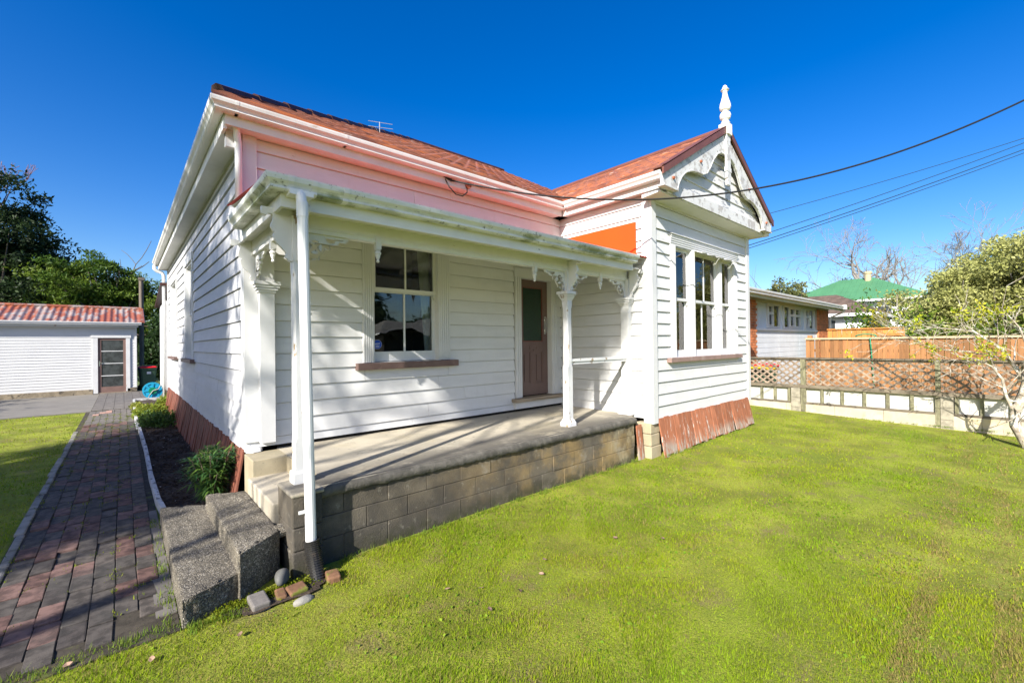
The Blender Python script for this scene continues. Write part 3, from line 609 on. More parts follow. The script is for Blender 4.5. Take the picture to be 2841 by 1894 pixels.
# ------------------------------------------------------------------ gable front
def gable_boards():
    g = G(); g.prism([(6.25,3.475,4.2),(10.35,3.475,4.2),(8.3,3.475,5.5)], [(6.25,3.56,4.2),(10.35,3.56,4.2),(8.3,3.56,5.5)]); gw = new('gable_wall', g, M['soffit'], villa)
    z = 4.32
    while z < 5.45:
        z2 = z+.19; x0 = lambda zz: 6.15+max(0, (zz-4.30))/.60
        if z2 > 5.52: break
        g = G(); P = []
        for zz, n in ((z, .03), (z2, .008)):
            for e in (-1, 1): P.append((8.3+e*(8.3-x0(zz)-.05), 3.47-n, zz))
        g.prism([(P[0][0],3.474,z), P[0], P[2], (P[2][0],3.474,z2)], [(P[1][0],3.474,z), P[1], P[3], (P[3][0],3.474,z2)])
        new('weatherboard', g, M['peel_board'], gw); z += .19
    g = G(); g.box(6.3, 10.3, 3.405, 3.44, 4.13, 4.31); new('apron_board', g, M['barge'], gw)
    g = G(); g.hexa([(6.10,3.43,4.115),(10.5,3.43,4.115),(10.5,3.74,4.085),(6.10,3.74,4.085),(6.10,3.43,4.14),(10.5,3.43,4.14),(10.5,3.74,4.14),(6.10,3.74,4.14)]); new('gable_soffit', g, M['soffit'], gw)
    g = G(); g.box(10.45, 10.56, 3.36, 5.3, 4.1, 4.35); new('fascia', g, M['soffit'], villa)
    lowL = [(6.02,4.19),(6.46,4.185),(6.50,4.29),(6.60,4.42),(6.75,4.53),(6.95,4.605),(7.18,4.635),(7.34,4.64),(7.50,4.70),(7.62,4.82),(7.76,5.0),(7.92,5.15),(8.06,5.215),(8.19,5.225)]
    topL = [(8.29,5.625),(5.99,4.345)]
    for sx in (1, -1):
        poly = [((8.3+(x-8.3)*sx), z) for x, z in lowL+[(8.29,5.23)]+topL]
        c_ = bpy.data.curves.new('barge', 'CURVE'); c_.dimensions = '2D'; c_.fill_mode = 'BOTH'; c_.extrude = .022
        s_ = c_.splines.new('POLY'); s_.points.add(len(poly)-1); s_.use_cyclic_u = True
        for p, (x, z) in zip(s_.points, poly): p.co = (x, z, 0, 1)
        co_ = bpy.data.objects.new('barge', c_); COL.objects.link(co_); bpy.context.view_layer.update()
        me = bpy.data.meshes.new_from_object(co_.evaluated_get(bpy.context.evaluated_depsgraph_get())); g = G()
        g.raw([(v.co.x, 3.35+v.co.z, v.co.y) for v in me.vertices], [tuple(p.vertices) for p in me.polygons])
        bpy.data.objects.remove(co_); bpy.data.curves.remove(c_)
        # raised moulding following the cusped edge
        bo = new('bargeboard', g, M['barge'], villa)
        g = G(); g.tube([((8.3+(x-8.3)*sx), 3.336, z+.012) for x, z in lowL[1:]], .017, 6); g.box(*(sorted((8.3+(6.02-8.3)*sx, 8.3+(6.46-8.3)*sx))), 3.31, 3.43, 4.165, 4.188); new('moulding', g, M['barge'], bo)
        for x, z in ((7.25, 4.84), (6.32, 4.34)) :
            g = G(); xx = 8.3+(x-8.3)*sx; g.tube([(xx, 3.30, z), (xx, 3.34, z)], [.022, .03], 8); new('bolt', g, M['rust'], bo)
    g = G(); g.box(8.22, 8.38, 3.285, 3.325, 4.80, 5.62); g.box(8.24, 8.36, 3.28, 3.33, 4.68, 4.80); g.box(8.20, 8.40, 3.282, 3.327, 4.92, 5.0); new('drop_post', g, M['barge'], villa)
    # finial
    g = G(); z0 = 5.60
    g.box(8.215, 8.385, 3.255, 3.425, z0, z0+.20); fin = [(.06,.20),(.085,.225),(.06,.26),(.05,.275),(.085,.31),(.098,.36),(.085,.41),(.05,.44),(.045,.455),(.085,.475),(.098,.51),(.092,.57),(.065,.66),(.045,.74),(.038,.79),(.05,.82),(.07,.835),(.07,.845),(.04,.855),(.045,.88),(.025,.92),(.004,.935)]
    g.lathe(fin, (8.3, 3.34, z0), 14); new('finial', g, M['finial'], villa)
gable_boards()
# aerial standing on the roof
g = G(); g.tube([(3.98,8.48,5.9),(3.98,8.48,6.42)], .009, 6); g.tube([(3.80,8.63,6.45),(4.18,8.31,6.37)], .005, 5); g.tube([(3.80,8.62,6.34),(4.18,8.30,6.27)], .005, 5)
new('tv_aerial', g, M['metal'], None, 'small thin metal aerial on the red roof slope', 'aerial')
# rear lean-to
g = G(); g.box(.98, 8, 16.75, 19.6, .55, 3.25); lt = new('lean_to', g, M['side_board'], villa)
g = G(); g.hexa([(.85,16.7,3.7),(8.1,16.7,3.7),(8.1,19.75,3.22),(.85,19.75,3.22),(.85,16.7,3.78),(8.1,16.7,3.78),(8.1,19.75,3.3),(.85,19.75,3.3)]); new('lean_to_roof', g, M['hip'], lt)
# ------------------------------------------------------------------ base skirting boards
sk = G(); sk.box(1.16, 1.2, 5.9, 19.5, -.05, .64); skl = new('side_skirting', sk, M['dark'], villa)
y = 5.72
while y < 16.6:
    wd = random.uniform(.085, .105); t = random.uniform(-.02, .015); zt = .66+random.uniform(-.015, .01); zb = random.uniform(-.03, .03)
    if 5.95 < y < 6.5 and random.random() < .3: zt -= .08
    xo = random.uniform(-.012, .012)
    g = G(); g.hexa([(.90+t,y,zb),(.915+t,y,zb),(.915+t,y+wd,zb),(.90+t,y+wd,zb),(1.012+xo*.4,y+.004,zt),(1.03+xo*.4,y+.004,zt),(1.03+xo*.4,y+wd-.004,zt),(1.012+xo*.4,y+wd-.004,zt)])
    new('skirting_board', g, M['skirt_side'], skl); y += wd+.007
sk = G(); sk.box(6.46, 10.2, 3.80, 3.86, -.05, .58); skb = new('bay_skirting', sk, M['dark'], villa)
x = 6.44; k = 0
while x < 10.0:
    wd = .148+random.uniform(-.008, .008)
    if 9.08 < x < 9.2: x = 9.24
    lean = -.06+(x-6.44)*.0; zt = .605+random.uniform(-.012, .006); zb = gzf(x, 3.6)+random.uniform(.0, .045); yo = random.uniform(-.012, .012)
    sh = .11 if x < 9.2 else .17
    x2 = x+sh*.6
    g = G(); g.hexa([(x-.12+sh,3.585+yo,zb),(x-.12+sh+wd,3.585+yo,zb+random.uniform(-.01,.01)),(x-.12+sh+wd,3.605+yo,zb),(x-.12+sh,3.605+yo,zb),(x,3.69,zt),(x+wd-.006,3.69,zt),(x+wd-.006,3.712,zt),(x,3.712,zt)])
    new('skirting_board', g, M['skirt'], skb); x += wd+.005; k += 1
part('skirting_board', lambda g: g.hexa([(6.04,3.80,-.03),(6.19,3.80,-.03),(6.19,3.82,-.03),(6.04,3.82,-.03),(6.03,3.84,.52),(6.17,3.84,.52),(6.17,3.86,.52),(6.03,3.86,.52)]), M['skirt'], skb)
g = G()
for k, (w_, dz) in enumerate(((.30, .19), (.27, .18), (.30, .14))): pass
z = -.05
pile = None
for k, (wd, h) in enumerate(((.30, .22), (.27, .19), (.29, .18))):
    gg = G(); o_ = .008*k; gg.box(6.24+o_, 6.24+wd, 3.71+o_, 4.0, z, z+h-.006); pile = new('pile_block', gg, M['riser'], villa, bevel=.012); z += h
# ------------------------------------------------------------------ verandah
def fret_mesh(name, outer, holes, ext):
    c = bpy.data.curves.new(name, 'CURVE'); c.dimensions = '2D'; c.fill_mode = 'BOTH'; c.extrude = ext
    for poly in [outer]+holes:
        s = c.splines.new('POLY'); s.points.add(len(poly)-1); s.use_cyclic_u = True
        for p, (x, z) in zip(s.points, poly): p.co = (x, z, 0, 1)
    o = bpy.data.objects.new(name, c); COL.objects.link(o); bpy.context.view_layer.update()
    me = bpy.data.meshes.new_from_object(o.evaluated_get(bpy.context.evaluated_depsgraph_get()))
    bpy.data.objects.remove(o); bpy.data.curves.remove(c)
    me.name = name; return me
def arc(cx_, cy_, r, a0, a1, n): return [(cx_+r*math.cos(R(a0+(a1-a0)*i/n)), cy_+r*math.sin(R(a0+(a1-a0)*i/n))) for i in range(n+1)]
outer = [(0,0),(.42,0),(.42,-.018)] + arc(.385,-.018,.03,0,-90,4) + [(.335,-.048)] + arc(.30,-.05,.03,0,-90,4) + [(.25,-.085),(.245,-.10),(.255,-.115),(.24,-.135),(.22,-.128),(.205,-.118)] + arc(.115,-.118,.085,0,-60,6) + [(.15,-.205),(.152,-.235),(.13,-.228),(.105,-.222),(.085,-.245),(.068,-.24),(.06,-.225),(.045,-.245),(.04,-.29),(.025,-.30),(.022,-.335),(0,-.335)]
def petal(a):
    c = (.115, -.118); P = arc(c[0], c[1], .062, a-34, a+34, 6); q = [(c[0]+.022*math.cos(R(a+8)), c[1]+.022*math.sin(R(a+8))), (c[0]+.036*math.cos(R(a+14)), c[1]+.036*math.sin(R(a+14))), (c[0]+.046*math.cos(R(a+30)), c[1]+.046*math.sin(R(a+30)))]
    r = [(c[0]+.046*math.cos(R(a-30)), c[1]+.046*math.sin(R(a-30))), (c[0]+.036*math.cos(R(a-14)), c[1]+.036*math.sin(R(a-14))), (c[0]+.022*math.cos(R(a-8)), c[1]+.022*math.sin(R(a-8)))]
    return P+q+r
holes = [petal(a) for a in (0, 90, 180, 270)] + [[(.205,-.025),(.375,-.025),(.37,-.034),(.30,-.036),(.29,-.065),(.235,-.07),(.215,-.05)], [(.015,-.02),(.045,-.02),(.015,-.05)], [(.02,-.20),(.04,-.19),(.032,-.22),(.04,-.235),(.025,-.27)]]
FRET = fret_mesh('fret_bracket', outer, holes, .011); FRET.materials.append(M['trim'])
def fret(parent, p, direction):       # direction: unit (dx,dy) along which the bracket reaches
    a = math.atan2(direction[1], direction[0])
    o = bpy.data.objects.new('fret_bracket', FRET); link(o, p, parent)
    o.rotation_euler = (math.pi/2, 0, a)
scr = [(0,0),(.24,0),(.24,-.06),(.20,-.07),(.195,-.055),(.165,-.05),(.15,-.07),(.152,-.10),(.165,-.13),(.17,-.16),(.155,-.185),(.135,-.20),(.15,-.215),(.15,-.24),(.125,-.29),(.085,-.33),(.055,-.36),(.05,-.385),(.06,-.40),(.035,-.43),(0,-.44)]
SCR = fret_mesh('scroll_bracket', scr, [], .02); SCR.materials.append(M['trim'])
ver = None
g = G()   # front plate with its little bead, side plate
g.box(1.06, 6.22, 4.11, 4.19, 2.845, 3.05); g.box(1.07, 6.22, 4.10, 4.112, 2.882, 2.893)
g.box(1.08, 1.16, 4.19, 5.60, 2.845, 3.05)
ver = new('verandah', g, M['fascia'], villa)
part('fascia_board', lambda g: (g.box(.955, 5.99, 3.842, 3.868, 2.955, 3.16), g.box(.955, .981, 3.868, 5.62, 2.955, 3.16)), M['fascia'], ver)
part('lining_board', lambda g: (g.box(.982, 6.2, 3.869, 4.109, 3.0, 3.012), g.box(.982, 1.079, 4.11, 5.62, 3.0, 3.013)), M['soffit'], ver)
g = G(); A = [(.95-o, 3.842-o, 3.06+h) for o, h in GUT]; g.prism(A, [(5.985, 3.842-o, 3.06+h) for o, h in GUT]); g.prism(A, [(.95-o, 5.33, 3.06+h) for o, h in GUT]); new('verandah_gutter', g, M['mossy_gutter'], ver)
for x in (.98, 1.16, 1.42):
    g = G(); g.prism([(x, 3.842-o*1.02-.003, 3.058+h*1.02) for o, h in GUT[:9]], [(x+.045, 3.842-o*1.02-.003, 3.058+h*1.02) for o, h in GUT[:9]]); new('gutter_joint', g, M['gutter'], ver)
# red sheet roof (corrugated)
def corrugated(g, x0, x1, f, rows, wl=.076, amp=.009):
    us = np.arange(x0, x1+wl/6, wl/6); n = len(us); V = []
    for r in rows:
        for u in us: V.append(f(u, r, amp*math.cos(2*math.pi*u/wl)))
    g.raw(V, [(k*n+i, k*n+i+1, (k+1)*n+i+1, (k+1)*n+i) for k in range(len(rows)-1) for i in range(n-1)])
g = G(); corrugated(g, .86, 6.28, lambda u, r, a: (u, 3.76+r*1.88, 3.185+r*.20+a), (0, 1)); new('verandah_roof', g, M['vroof'], ver)
g = G(); corrugated(g, .88, 6.27, lambda u, r, a: (u, 3.80+r*1.84, 3.172+r*.196+a), (0, 1)); new('verandah_lining', g, M['eave_metal'], ver)
for x in np.arange(1.5, 6.2, .75):
    g = G(); g.hexa([(x,4.2,3.09),(x+.05,4.2,3.09),(x+.05,5.62,3.27),(x,5.62,3.27),(x,4.2,3.17),(x+.05,4.2,3.17),(x+.05,5.62,3.345),(x,5.62,3.345)]); new('rafter', g, M['soffit'], ver)
def sq(cx_, cy_, h, z): return [(cx_-h, cy_-h, z), (cx_+h, cy_-h, z), (cx_+h, cy_+h, z), (cx_-h, cy_+h, z)]
def oct_(cx_, cy_, h, c, z): return [(cx_-h+c,cy_-h,z),(cx_+h-c,cy_-h,z),(cx_+h,cy_-h+c,z),(cx_+h,cy_+h-c,z),(cx_+h-c,cy_+h,z),(cx_-h+c,cy_+h,z),(cx_-h,cy_+h-c,z),(cx_-h,cy_-h+c,z)]
def post(cx_, cy_, m, cap=True, base=True, h=.05):
    g = G(); zb = .64
    if base: g.loft([oct_(cx_,cy_,.082,.002,zb), oct_(cx_,cy_,.082,.002,zb+.05), oct_(cx_,cy_,h+.006,.002,zb+.105)])
    g.loft([oct_(cx_,cy_,h,.0015,zb+.05), oct_(cx_,cy_,h,.0015,1.48), oct_(cx_,cy_,h,.018,1.52), oct_(cx_,cy_,h,.018,2.32), oct_(cx_,cy_,h,.0015,2.36), oct_(cx_,cy_,h,.0015,2.87)])
    if cap:
        for z0, z1, a, b in ((2.44,2.465,.056,.066),(2.465,2.49,.068,.080),(2.494,2.52,.082,.092),(2.524,2.565,.104,.104)): g.loft([sq(cx_,cy_,a,z0), sq(cx_,cy_,b,z1)])
    return new('post', g, M['post'], ver)
post(4.765, 4.15, None)
p1_ = None
g = G(); cx_, cy_ = 1.15, 4.09   # corner post: capital lost, boxed foot
g.loft([oct_(cx_,cy_,.05,.0015,.72), oct_(cx_,cy_,.05,.0015,1.0), oct_(cx_,cy_,.05,.016,1.04), oct_(cx_,cy_,.05,.016,2.44), oct_(cx_,cy_,.05,.0015,2.50), oct_(cx_,cy_,.05,.0015,2.87)])
g.box(1.095, 1.205, 4.035, 4.145, 2.565, 2.955)
new('post', g, M['post'], ver, label='corner post with paint flaking off its face')
part('post_foot', lambda g: g.loft([sq(1.15,4.09,.066,.64), sq(1.15,4.09,.066,.735), sq(1.15,4.09,.06,.75)]), M['trim'], ver)
# half posts on the walls
def pilaster(w_, u, lo):
    g = G(); wbox(g, w_, u-.075, u+.075, .0, .09, lo, 2.87)
    for z0, z1, e in ((2.44,2.466,.015),(2.468,2.492,.032),(2.496,2.522,.045),(2.525,2.565,.058)): wbox(g, w_, u-.075-e, u+.075+e, 0, .09+e, z0, z1)
    return g
g = pilaster(('Y', 5.615), 1.225, .745); new('wall_post', g, M['trim'], ver)
g = pilaster(('X', 6.29), 4.15, .72); g.box(6.15, 6.29, 4.03, 4.27, .64, .72); new('wall_post', g, M['trim'], ver)
# fretwork
fret(ver, (1.195, 4.15, 2.846), (1, 0)); fret(ver, (4.72, 4.15, 2.846), (-1, 0)); fret(ver, (4.81, 4.15, 2.846), (1, 0)); fret(ver, (6.20, 4.15, 2.846), (-1, 0))
fret(ver, (1.12, 4.135, 2.846), (0, 1)); fret(ver, (1.12, 5.525, 2.846), (0, -1))
def scroll(p, d):
    o = bpy.data.objects.new('scroll_bracket', SCR); link(o, p, ver); o.rotation_euler = (math.pi/2, 0, math.atan2(d[1], d[0]))
scroll((4.765, 4.105, 2.998), (0, -1)); scroll((1.15, 4.045, 2.998), (0, -1)); scroll((1.105, 4.09, 2.998), (-1, 0)); scroll((6.24, 4.07, 2.998), (0, -1)); scroll((1.12, 5.57, 2.998), (-1, 0))
DROP = [(.028,.0),(.028,-.055),(.022,-.058),(.022,-.066),(.030,-.07),(.030,-.076),(.020,-.08),(.033,-.10),(.034,-.108),(.026,-.118),(.022,-.14),(.012,-.165),(.010,-.17),(.016,-.178),(.016,-.188),(.006,-.197)]
def drop(p):
    g = G(); g.box(p[0]-.027, p[0]+.027, p[1]-.027, p[1]+.027, 2.78, 2.90); g.lathe([(r, z) for r, z in reversed(DROP[2:])], (p[0], p[1], 2.845), 10); new('pendant', g, M['trim'], ver)
for p in ((1.90, 4.12), (4.09, 4.12), (5.51, 4.12)): drop(p)
drop((1.10, 4.72))
part('rail', lambda g: (g.box(4.81, 6.2, 4.11, 4.19, 1.56, 1.60), g.box(4.81, 6.2, 4.125, 4.17, 1.52, 1.559)), M['post'], ver)
# front downpipe with rusty-brown corrugated drain hose
dp = part('downpipe', lambda g: (g.tube([(1.075,3.755,3.06),(1.076,3.735,3.03),(1.082,3.72,2.97),(1.125,3.72,.235)], .041, 14), g.tube([(1.0815,3.72,2.98),(1.083,3.72,2.86)], .045, 14), g.box(.99, 1.17, 3.715, 3.842, 3.035, 3.075)), M['pvc'], villa, smooth=False)
def hose():
    a, b, c = Vector((1.13,3.72,.27)), Vector((1.135,3.70,.12)), Vector((1.15,3.60,-.06)); pts = []; rad = []; n = 76
    for i in range(n):
        t = i/(n-1); p = a*(1-t)**2+b*2*t*(1-t)+c*t*t; pts.append(p); rad.append(.055+(.007 if i % 4 < 2 else -.003))
    g = G(); g.tube(pts, rad, 16); new('drain_hose', g, M['hose_black'], dp, label='black corrugated drain hose')
hose()
part('pipe_bracket', lambda g: g.box(1.03, 1.11, 3.705, 3.715, .50, .525), M['pvc'], dp)
# orange panel screwed on the bay's side wall
g = G(); g.box(6.268, 6.283, 3.965, 5.42, 3.25, 3.795); new('orange_panel', g, M['orange'], None, 'plain bright orange sheet fixed to the white side wall above the verandah roof', 'panel')
# ------------------------------------------------------------------ porch, blocks, steps
porch = E('concrete_porch', (3.6, 4.8, 0), 'concrete verandah floor on a weathered block wall', 'porch')
def slab_prism(poly, z0, z1): g = G(); g.prism([(x, y, z0) for x, y in poly], [(x, y, z1) for x, y in poly]); return g
new('slab', slab_prism([(1.24,3.845),(5.985,3.845),(6.285,4.16),(6.285,5.66),(1.34,5.66),(1.34,4.205),(1.24,4.205)], .56, .645), M['concrete'], porch)
def lip():
    n = 120; V = []
    for i in range(n+1):
        x = 1.245+(6.0-1.245)*i/n; j = random.uniform(-.007, .007); k2 = random.uniform(-.014, .004)
        V += [(x, 3.90, .6455), (x, 3.865, .6465), (x, 3.836, .638), (x, 3.818+j*.4, .615), (x, 3.814+j, .565+k2), (x, 3.845, .552+k2)]
    g = G(); g.raw(V, [(i*6+j, (i+1)*6+j, (i+1)*6+j+1, i*6+j+1) for i in range(n) for j in range(5)])
    V2 = [(6.0, 3.82, .57), (6.29, 4.15, .57), (6.29, 4.15, .6465), (6.0, 3.82, .640)]; g.raw(V2, [(0,1,2,3)])
    new('slab_edge', g, M['lip'], porch, smooth=True)
lip()
g = G(); g.box(1.23, 5.98, 3.856, 3.98, -.15, .575); g.prism([(5.98,3.86,-.15),(6.27,4.18,-.15),(6.2,4.3,-.15),(5.9,3.95,-.15)], [(5.98,3.86,.565),(6.27,4.18,.565),(6.2,4.3,.565),(5.9,3.95,.565)])
wallp = new('block_wall', g, M['mortar'], porch)
for r in range(3):
    z0 = .571-.19*(r+1); x = 1.435-.412*(1 if r % 2 == 0 else .5)
    while x < 5.98:
        a, b = max(x, 1.235), min(x+.412, 5.985)
        if b-a > .05:
            jy = random.uniform(-.006, .004); g = G(); g.box(a+.0028, b-.0028, 3.845+jy, 3.87, z0+.003-(.1 if r == 2 else 0), z0+.187); new('block', g, M['block'], wallp, bevel=.004)
        x += .412
pier = part('corner_pier', lambda g: (g.box(1.0, 1.235, 3.775, 4.20, .37, .64), g.box(1.004, 1.234, 3.779, 4.198, .18, .366), g.box(1.0, 1.235, 3.775, 4.2, -.15, .176)), M['block'], porch, bevel=.012)
part('pier_cap', lambda g: g.box(.992, 1.25, 3.765, 4.21, .615, .648), M['concrete'], porch, bevel=.014)
part('landing_end', lambda g: g.box(1.0, 1.345, 5.19, 5.60, .0, .644), M['riser'], porch, bevel=.008)
part('top_step', lambda g: g.box(.955, 1.345, 4.19, 5.20, .0, .475), M['concrete'], porch, bevel=.014)
part('notch_riser', lambda g: g.box(1.322, 1.338, 4.20, 5.195, .45, .642), M['riser'], porch)
part('loose_render', lambda g: g.lathe([(.0,0),(.09,.01),(.085,.04),(.03,.07),(.0,.075)], (1.10, 5.64, .64), 7), M['white'], porch)
steps = E('concrete_steps', (.62, 4.6, 0), 'exposed aggregate concrete steps up to the verandah', 'steps')
def rough_block(name, x0, x1, y0, y1, z0, z1, parent, tilt=0, skf=0, skb=0):
    g = G(); bm = bmesh.new(); bmesh.ops.create_cube(bm, size=1)
    bmesh.ops.bevel(bm, geom=list(bm.edges), offset=.06, segments=2, affect='EDGES', profile=.6)
    V = []
    for v in bm.verts:
        sx, sy, sz = x1-x0, y1-y0, z1-z0
        q = [min(abs(c), .5)*(1 if c > 0 else -1) for c in v.co]
        # keep the bevel radius the same in metres
        def f(c, s): e = .5-abs(c); return (s/2-(e*.28))*(1 if c > 0 else -1) if e < .07 else c*s
        px, py = (x0+x1)/2+f(q[0], sx), (y0+y1)/2+f(q[1], sy); ty = (py-y0)/(y1-y0); py += (skf*(1-ty)+skb*ty)*(px-x0)
        V.append((px, py, (z0+z1)/2+f(q[2], sz)))
    F = [tuple(v.index for v in f.verts) for f in bm.faces]; bm.free(); g.raw(V, F)
    o = new(name, g, M['aggregate'], parent); s = o.modifiers.new('sub', 'SUBSURF'); s.subdivision_type = 'SIMPLE'; s.levels = s.render_levels = 5
    tx = bpy.data.textures.new('rough', 'CLOUDS'); tx.noise_scale = .07; dm = o.modifiers.new('rough', 'DISPLACE'); dm.texture = tx; dm.strength = .022; dm.mid_level = .5; dm.texture_coords = 'GLOBAL'
    for p in o.data.polygons: p.use_smooth = True
    return o
rough_block('step', .28, .66, 3.60, 5.86, -.2, .165, steps, skf=.47, skb=-.55)
rough_block('step', .625, .955, 3.70, 5.45, -.2, .325, steps, skf=.80, skb=-.5)
g = G(); g.box(.70, .92, 4.1, 5.2, -.1, .12); new('step_fill', g, M['aggregate'], steps)
part('rubble', lambda g: g.lathe([(0,0),(.09,.02),(.10,.06),(.05,.09),(0,.09)], (.985, 4.05, .24), 7), M['aggregate'], steps)
# ------------------------------------------------------------------ brick path
g = G(); g.box(-.80, .275, 3.6, 17.66, -.25, -.012); path = new('path', g, M['sand'], kind='structure')
PAV = []
for v in range(4):
    gg = G(); L2, W2 = .135, .063; bm = bmesh.new(); bmesh.ops.create_cube(bm, size=1); bmesh.ops.bevel(bm, geom=list(bm.edges), offset=.03, segments=1, affect='EDGES')
    gg.raw([(p.co.x*W2*2+random.uniform(-.002,.002), p.co.y*L2*2+random.uniform(-.003,.003), p.co.z*.06) for p in bm.verts], [tuple(q.index for q in f.verts) for f in bm.faces]); bm.free()
    PAV.append(mesh_from('paver', gg.V, gg.F, M['paver']))
cols = [-.71+.0655+.131*i for i in range(7)]
far = G(); cnt = 0
for ci, cx_ in enumerate(cols):
    y = 3.70+random.uniform(.0, .06)+(.137 if ci % 2 else 0)+(.22 if ci > 4 else 0)
    while y < 17.55:
        cy_ = y+.137; dz = random.gauss(-.031, .004)+ (.008 if abs(cy_-5.9) < .3 else 0)
        if cy_ < 14.6 and cnt < 300:
            o = inst(PAV[random.randrange(4)], 'paver', (cx_+random.uniform(-.003,.003), cy_, dz), path, rot=(random.gauss(0,.012), random.gauss(0,.02), random.gauss(0,.012))); cnt += 1
        else: far.box(cx_-.062, cx_+.062, cy_-.133, cy_+.133, -.06, dz+.03)
        y += .278
o = new('far_pavers', far, M['far_paver'], path, kind='stuff')
for x, y in ((-.30,17.3),(-.43,17.0),(-.56,16.6),(-.30,17.0)):
    g = G(); g.box(x-.062, x+.062, y-.13, y+.13, -.03, .012); new('paver', g, M['pinkpaver'], path)
g = G(); g.box(.16, .275, 3.85, 6.4, -.1, -.004); new('mowing_strip', g, M['far_paver'], path)
g = G(); g.box(-.70, 2.2, 17.67, 24.6, -.1, .004)
yard = new('yard_paving', g, M['sand'], kind='structure')
far = G()
for i in range(12):
    for j in range(24): far.box(-.69+.24*i+.004, -.69+.24*(i+1)-.004, 17.7+.28*j+.004, 17.7+.28*(j+1)-.004, -.03, .012+random.uniform(-.002, .002))
new('yard_pavers', far, M['far_paver'], yard, kind='stuff')
# old kerb along the left of the path
kerb = E('path_kerb', (-.79, 9, 0), 'crumbling low concrete kerb along the grass side of the brick path', 'kerb')
y = 4.4
while y < 13.3:
    L_ = random.uniform(.5, .9); rough = random.uniform(-.015, .015)
    g = G(); g.box(-.81+rough, -.735+rough*.4, y+.012, y+L_-.012, -.1, .004+random.uniform(-.014, .010)); new('kerb_stone', g, M['curb'], kerb, bevel=.015); y += L_
# ------------------------------------------------------------------ garden bed
sheet('garden_bed', .30, 1.12, 5.7, 19.8, .1, M['soil'], lambda x, y: .015+.02*np.sin(x*9)*np.sin(y*7)+.02*rng.random(x.shape)-.0)
edg = E('bed_edging', (.3, 9.5, 0), 'white painted timber edging between brick path and garden bed', 'edging')
EP = [(.345,5.80),(.325,6.15),(.30,6.6),(.285,7.9),(.295,10.1),(.27,12.75)]
for (xa, ya), (xb, yb) in zip(EP[:-1], EP[1:]):
    g = G(); g.hexa([(xa-.022,ya,-.05),(xa+.022,ya,-.05),(xb+.022,yb-.003,-.05),(xb-.022,yb-.003,-.05),(xa-.022,ya,.085),(xa+.022,ya,.085),(xb+.022,yb-.003,.08),(xb-.022,yb-.003,.08)]); new('edging_board', g, M['edging'], edg)
for (xa, ya), (xb, yb) in (((.25,13.0),(.24,16.0)), ((.24,16.02),(.28,19.7)), ((.28,19.72),(1.1,19.74))):
    g = G()
    if abs(ya-yb) > 1: g.hexa([(xa-.03,ya,-.05),(xa+.03,ya,-.05),(xb+.03,yb,-.05),(xb-.03,yb,-.05),(xa-.03,ya,.07),(xa+.03,ya,.07),(xb+.03,yb,.09),(xb-.03,yb,.09)])
    else: g.box(xa, xb, ya, ya+.06, -.05, .1)
    new('edging_board', g, M['edging'], edg)
# bark chips, one mass
def quads(P, size, asp, cols, up=.0, k=4, flat=False, rngl=rng):
    """random diamond leaves at points P: returns V,F,C"""
    n = len(P); d = rngl.normal(size=(n, 3)); d[:, 2] += up
    if flat: d[:, 2] *= .25
    d /= np.linalg.norm(d, axis=1)[:, None]; r = rngl.normal(size=(n, 3)); s = np.cross(d, r); s /= np.linalg.norm(s, axis=1)[:, None]
    size = np.asarray(size).reshape(-1, 1)*np.ones((n, 1))
    a = P; b = P+d*size*.5+s*size*asp*.5; c = P+d*size; e = P+d*size*.5-s*size*asp*.5
    V = np.stack([a, b, c, e], 1).reshape(-1, 3); F = np.arange(4*n).reshape(n, 4)
    return V, F, np.repeat(cols, 4, axis=0)
n = 5000; P = np.stack([rng.uniform(.34, .98, n), rng.uniform(5.8, 12.9, n), rng.uniform(.015, .05, n)], 1)
V, F, C = quads(P, rng.uniform(.02, .06, n), .35, rng.uniform(.6, 1.4, (n, 1))*np.array([[.07,.05,.035]]), flat=True)
bl = rng.random(n) < .015; C[np.repeat(bl, 4)] = (.35,.33,.32)
bulk('bark_mulch', V, F, M['grass'], kind='stuff', cols=C, label='dark bark mulch covering the garden bed', cat='mulch')
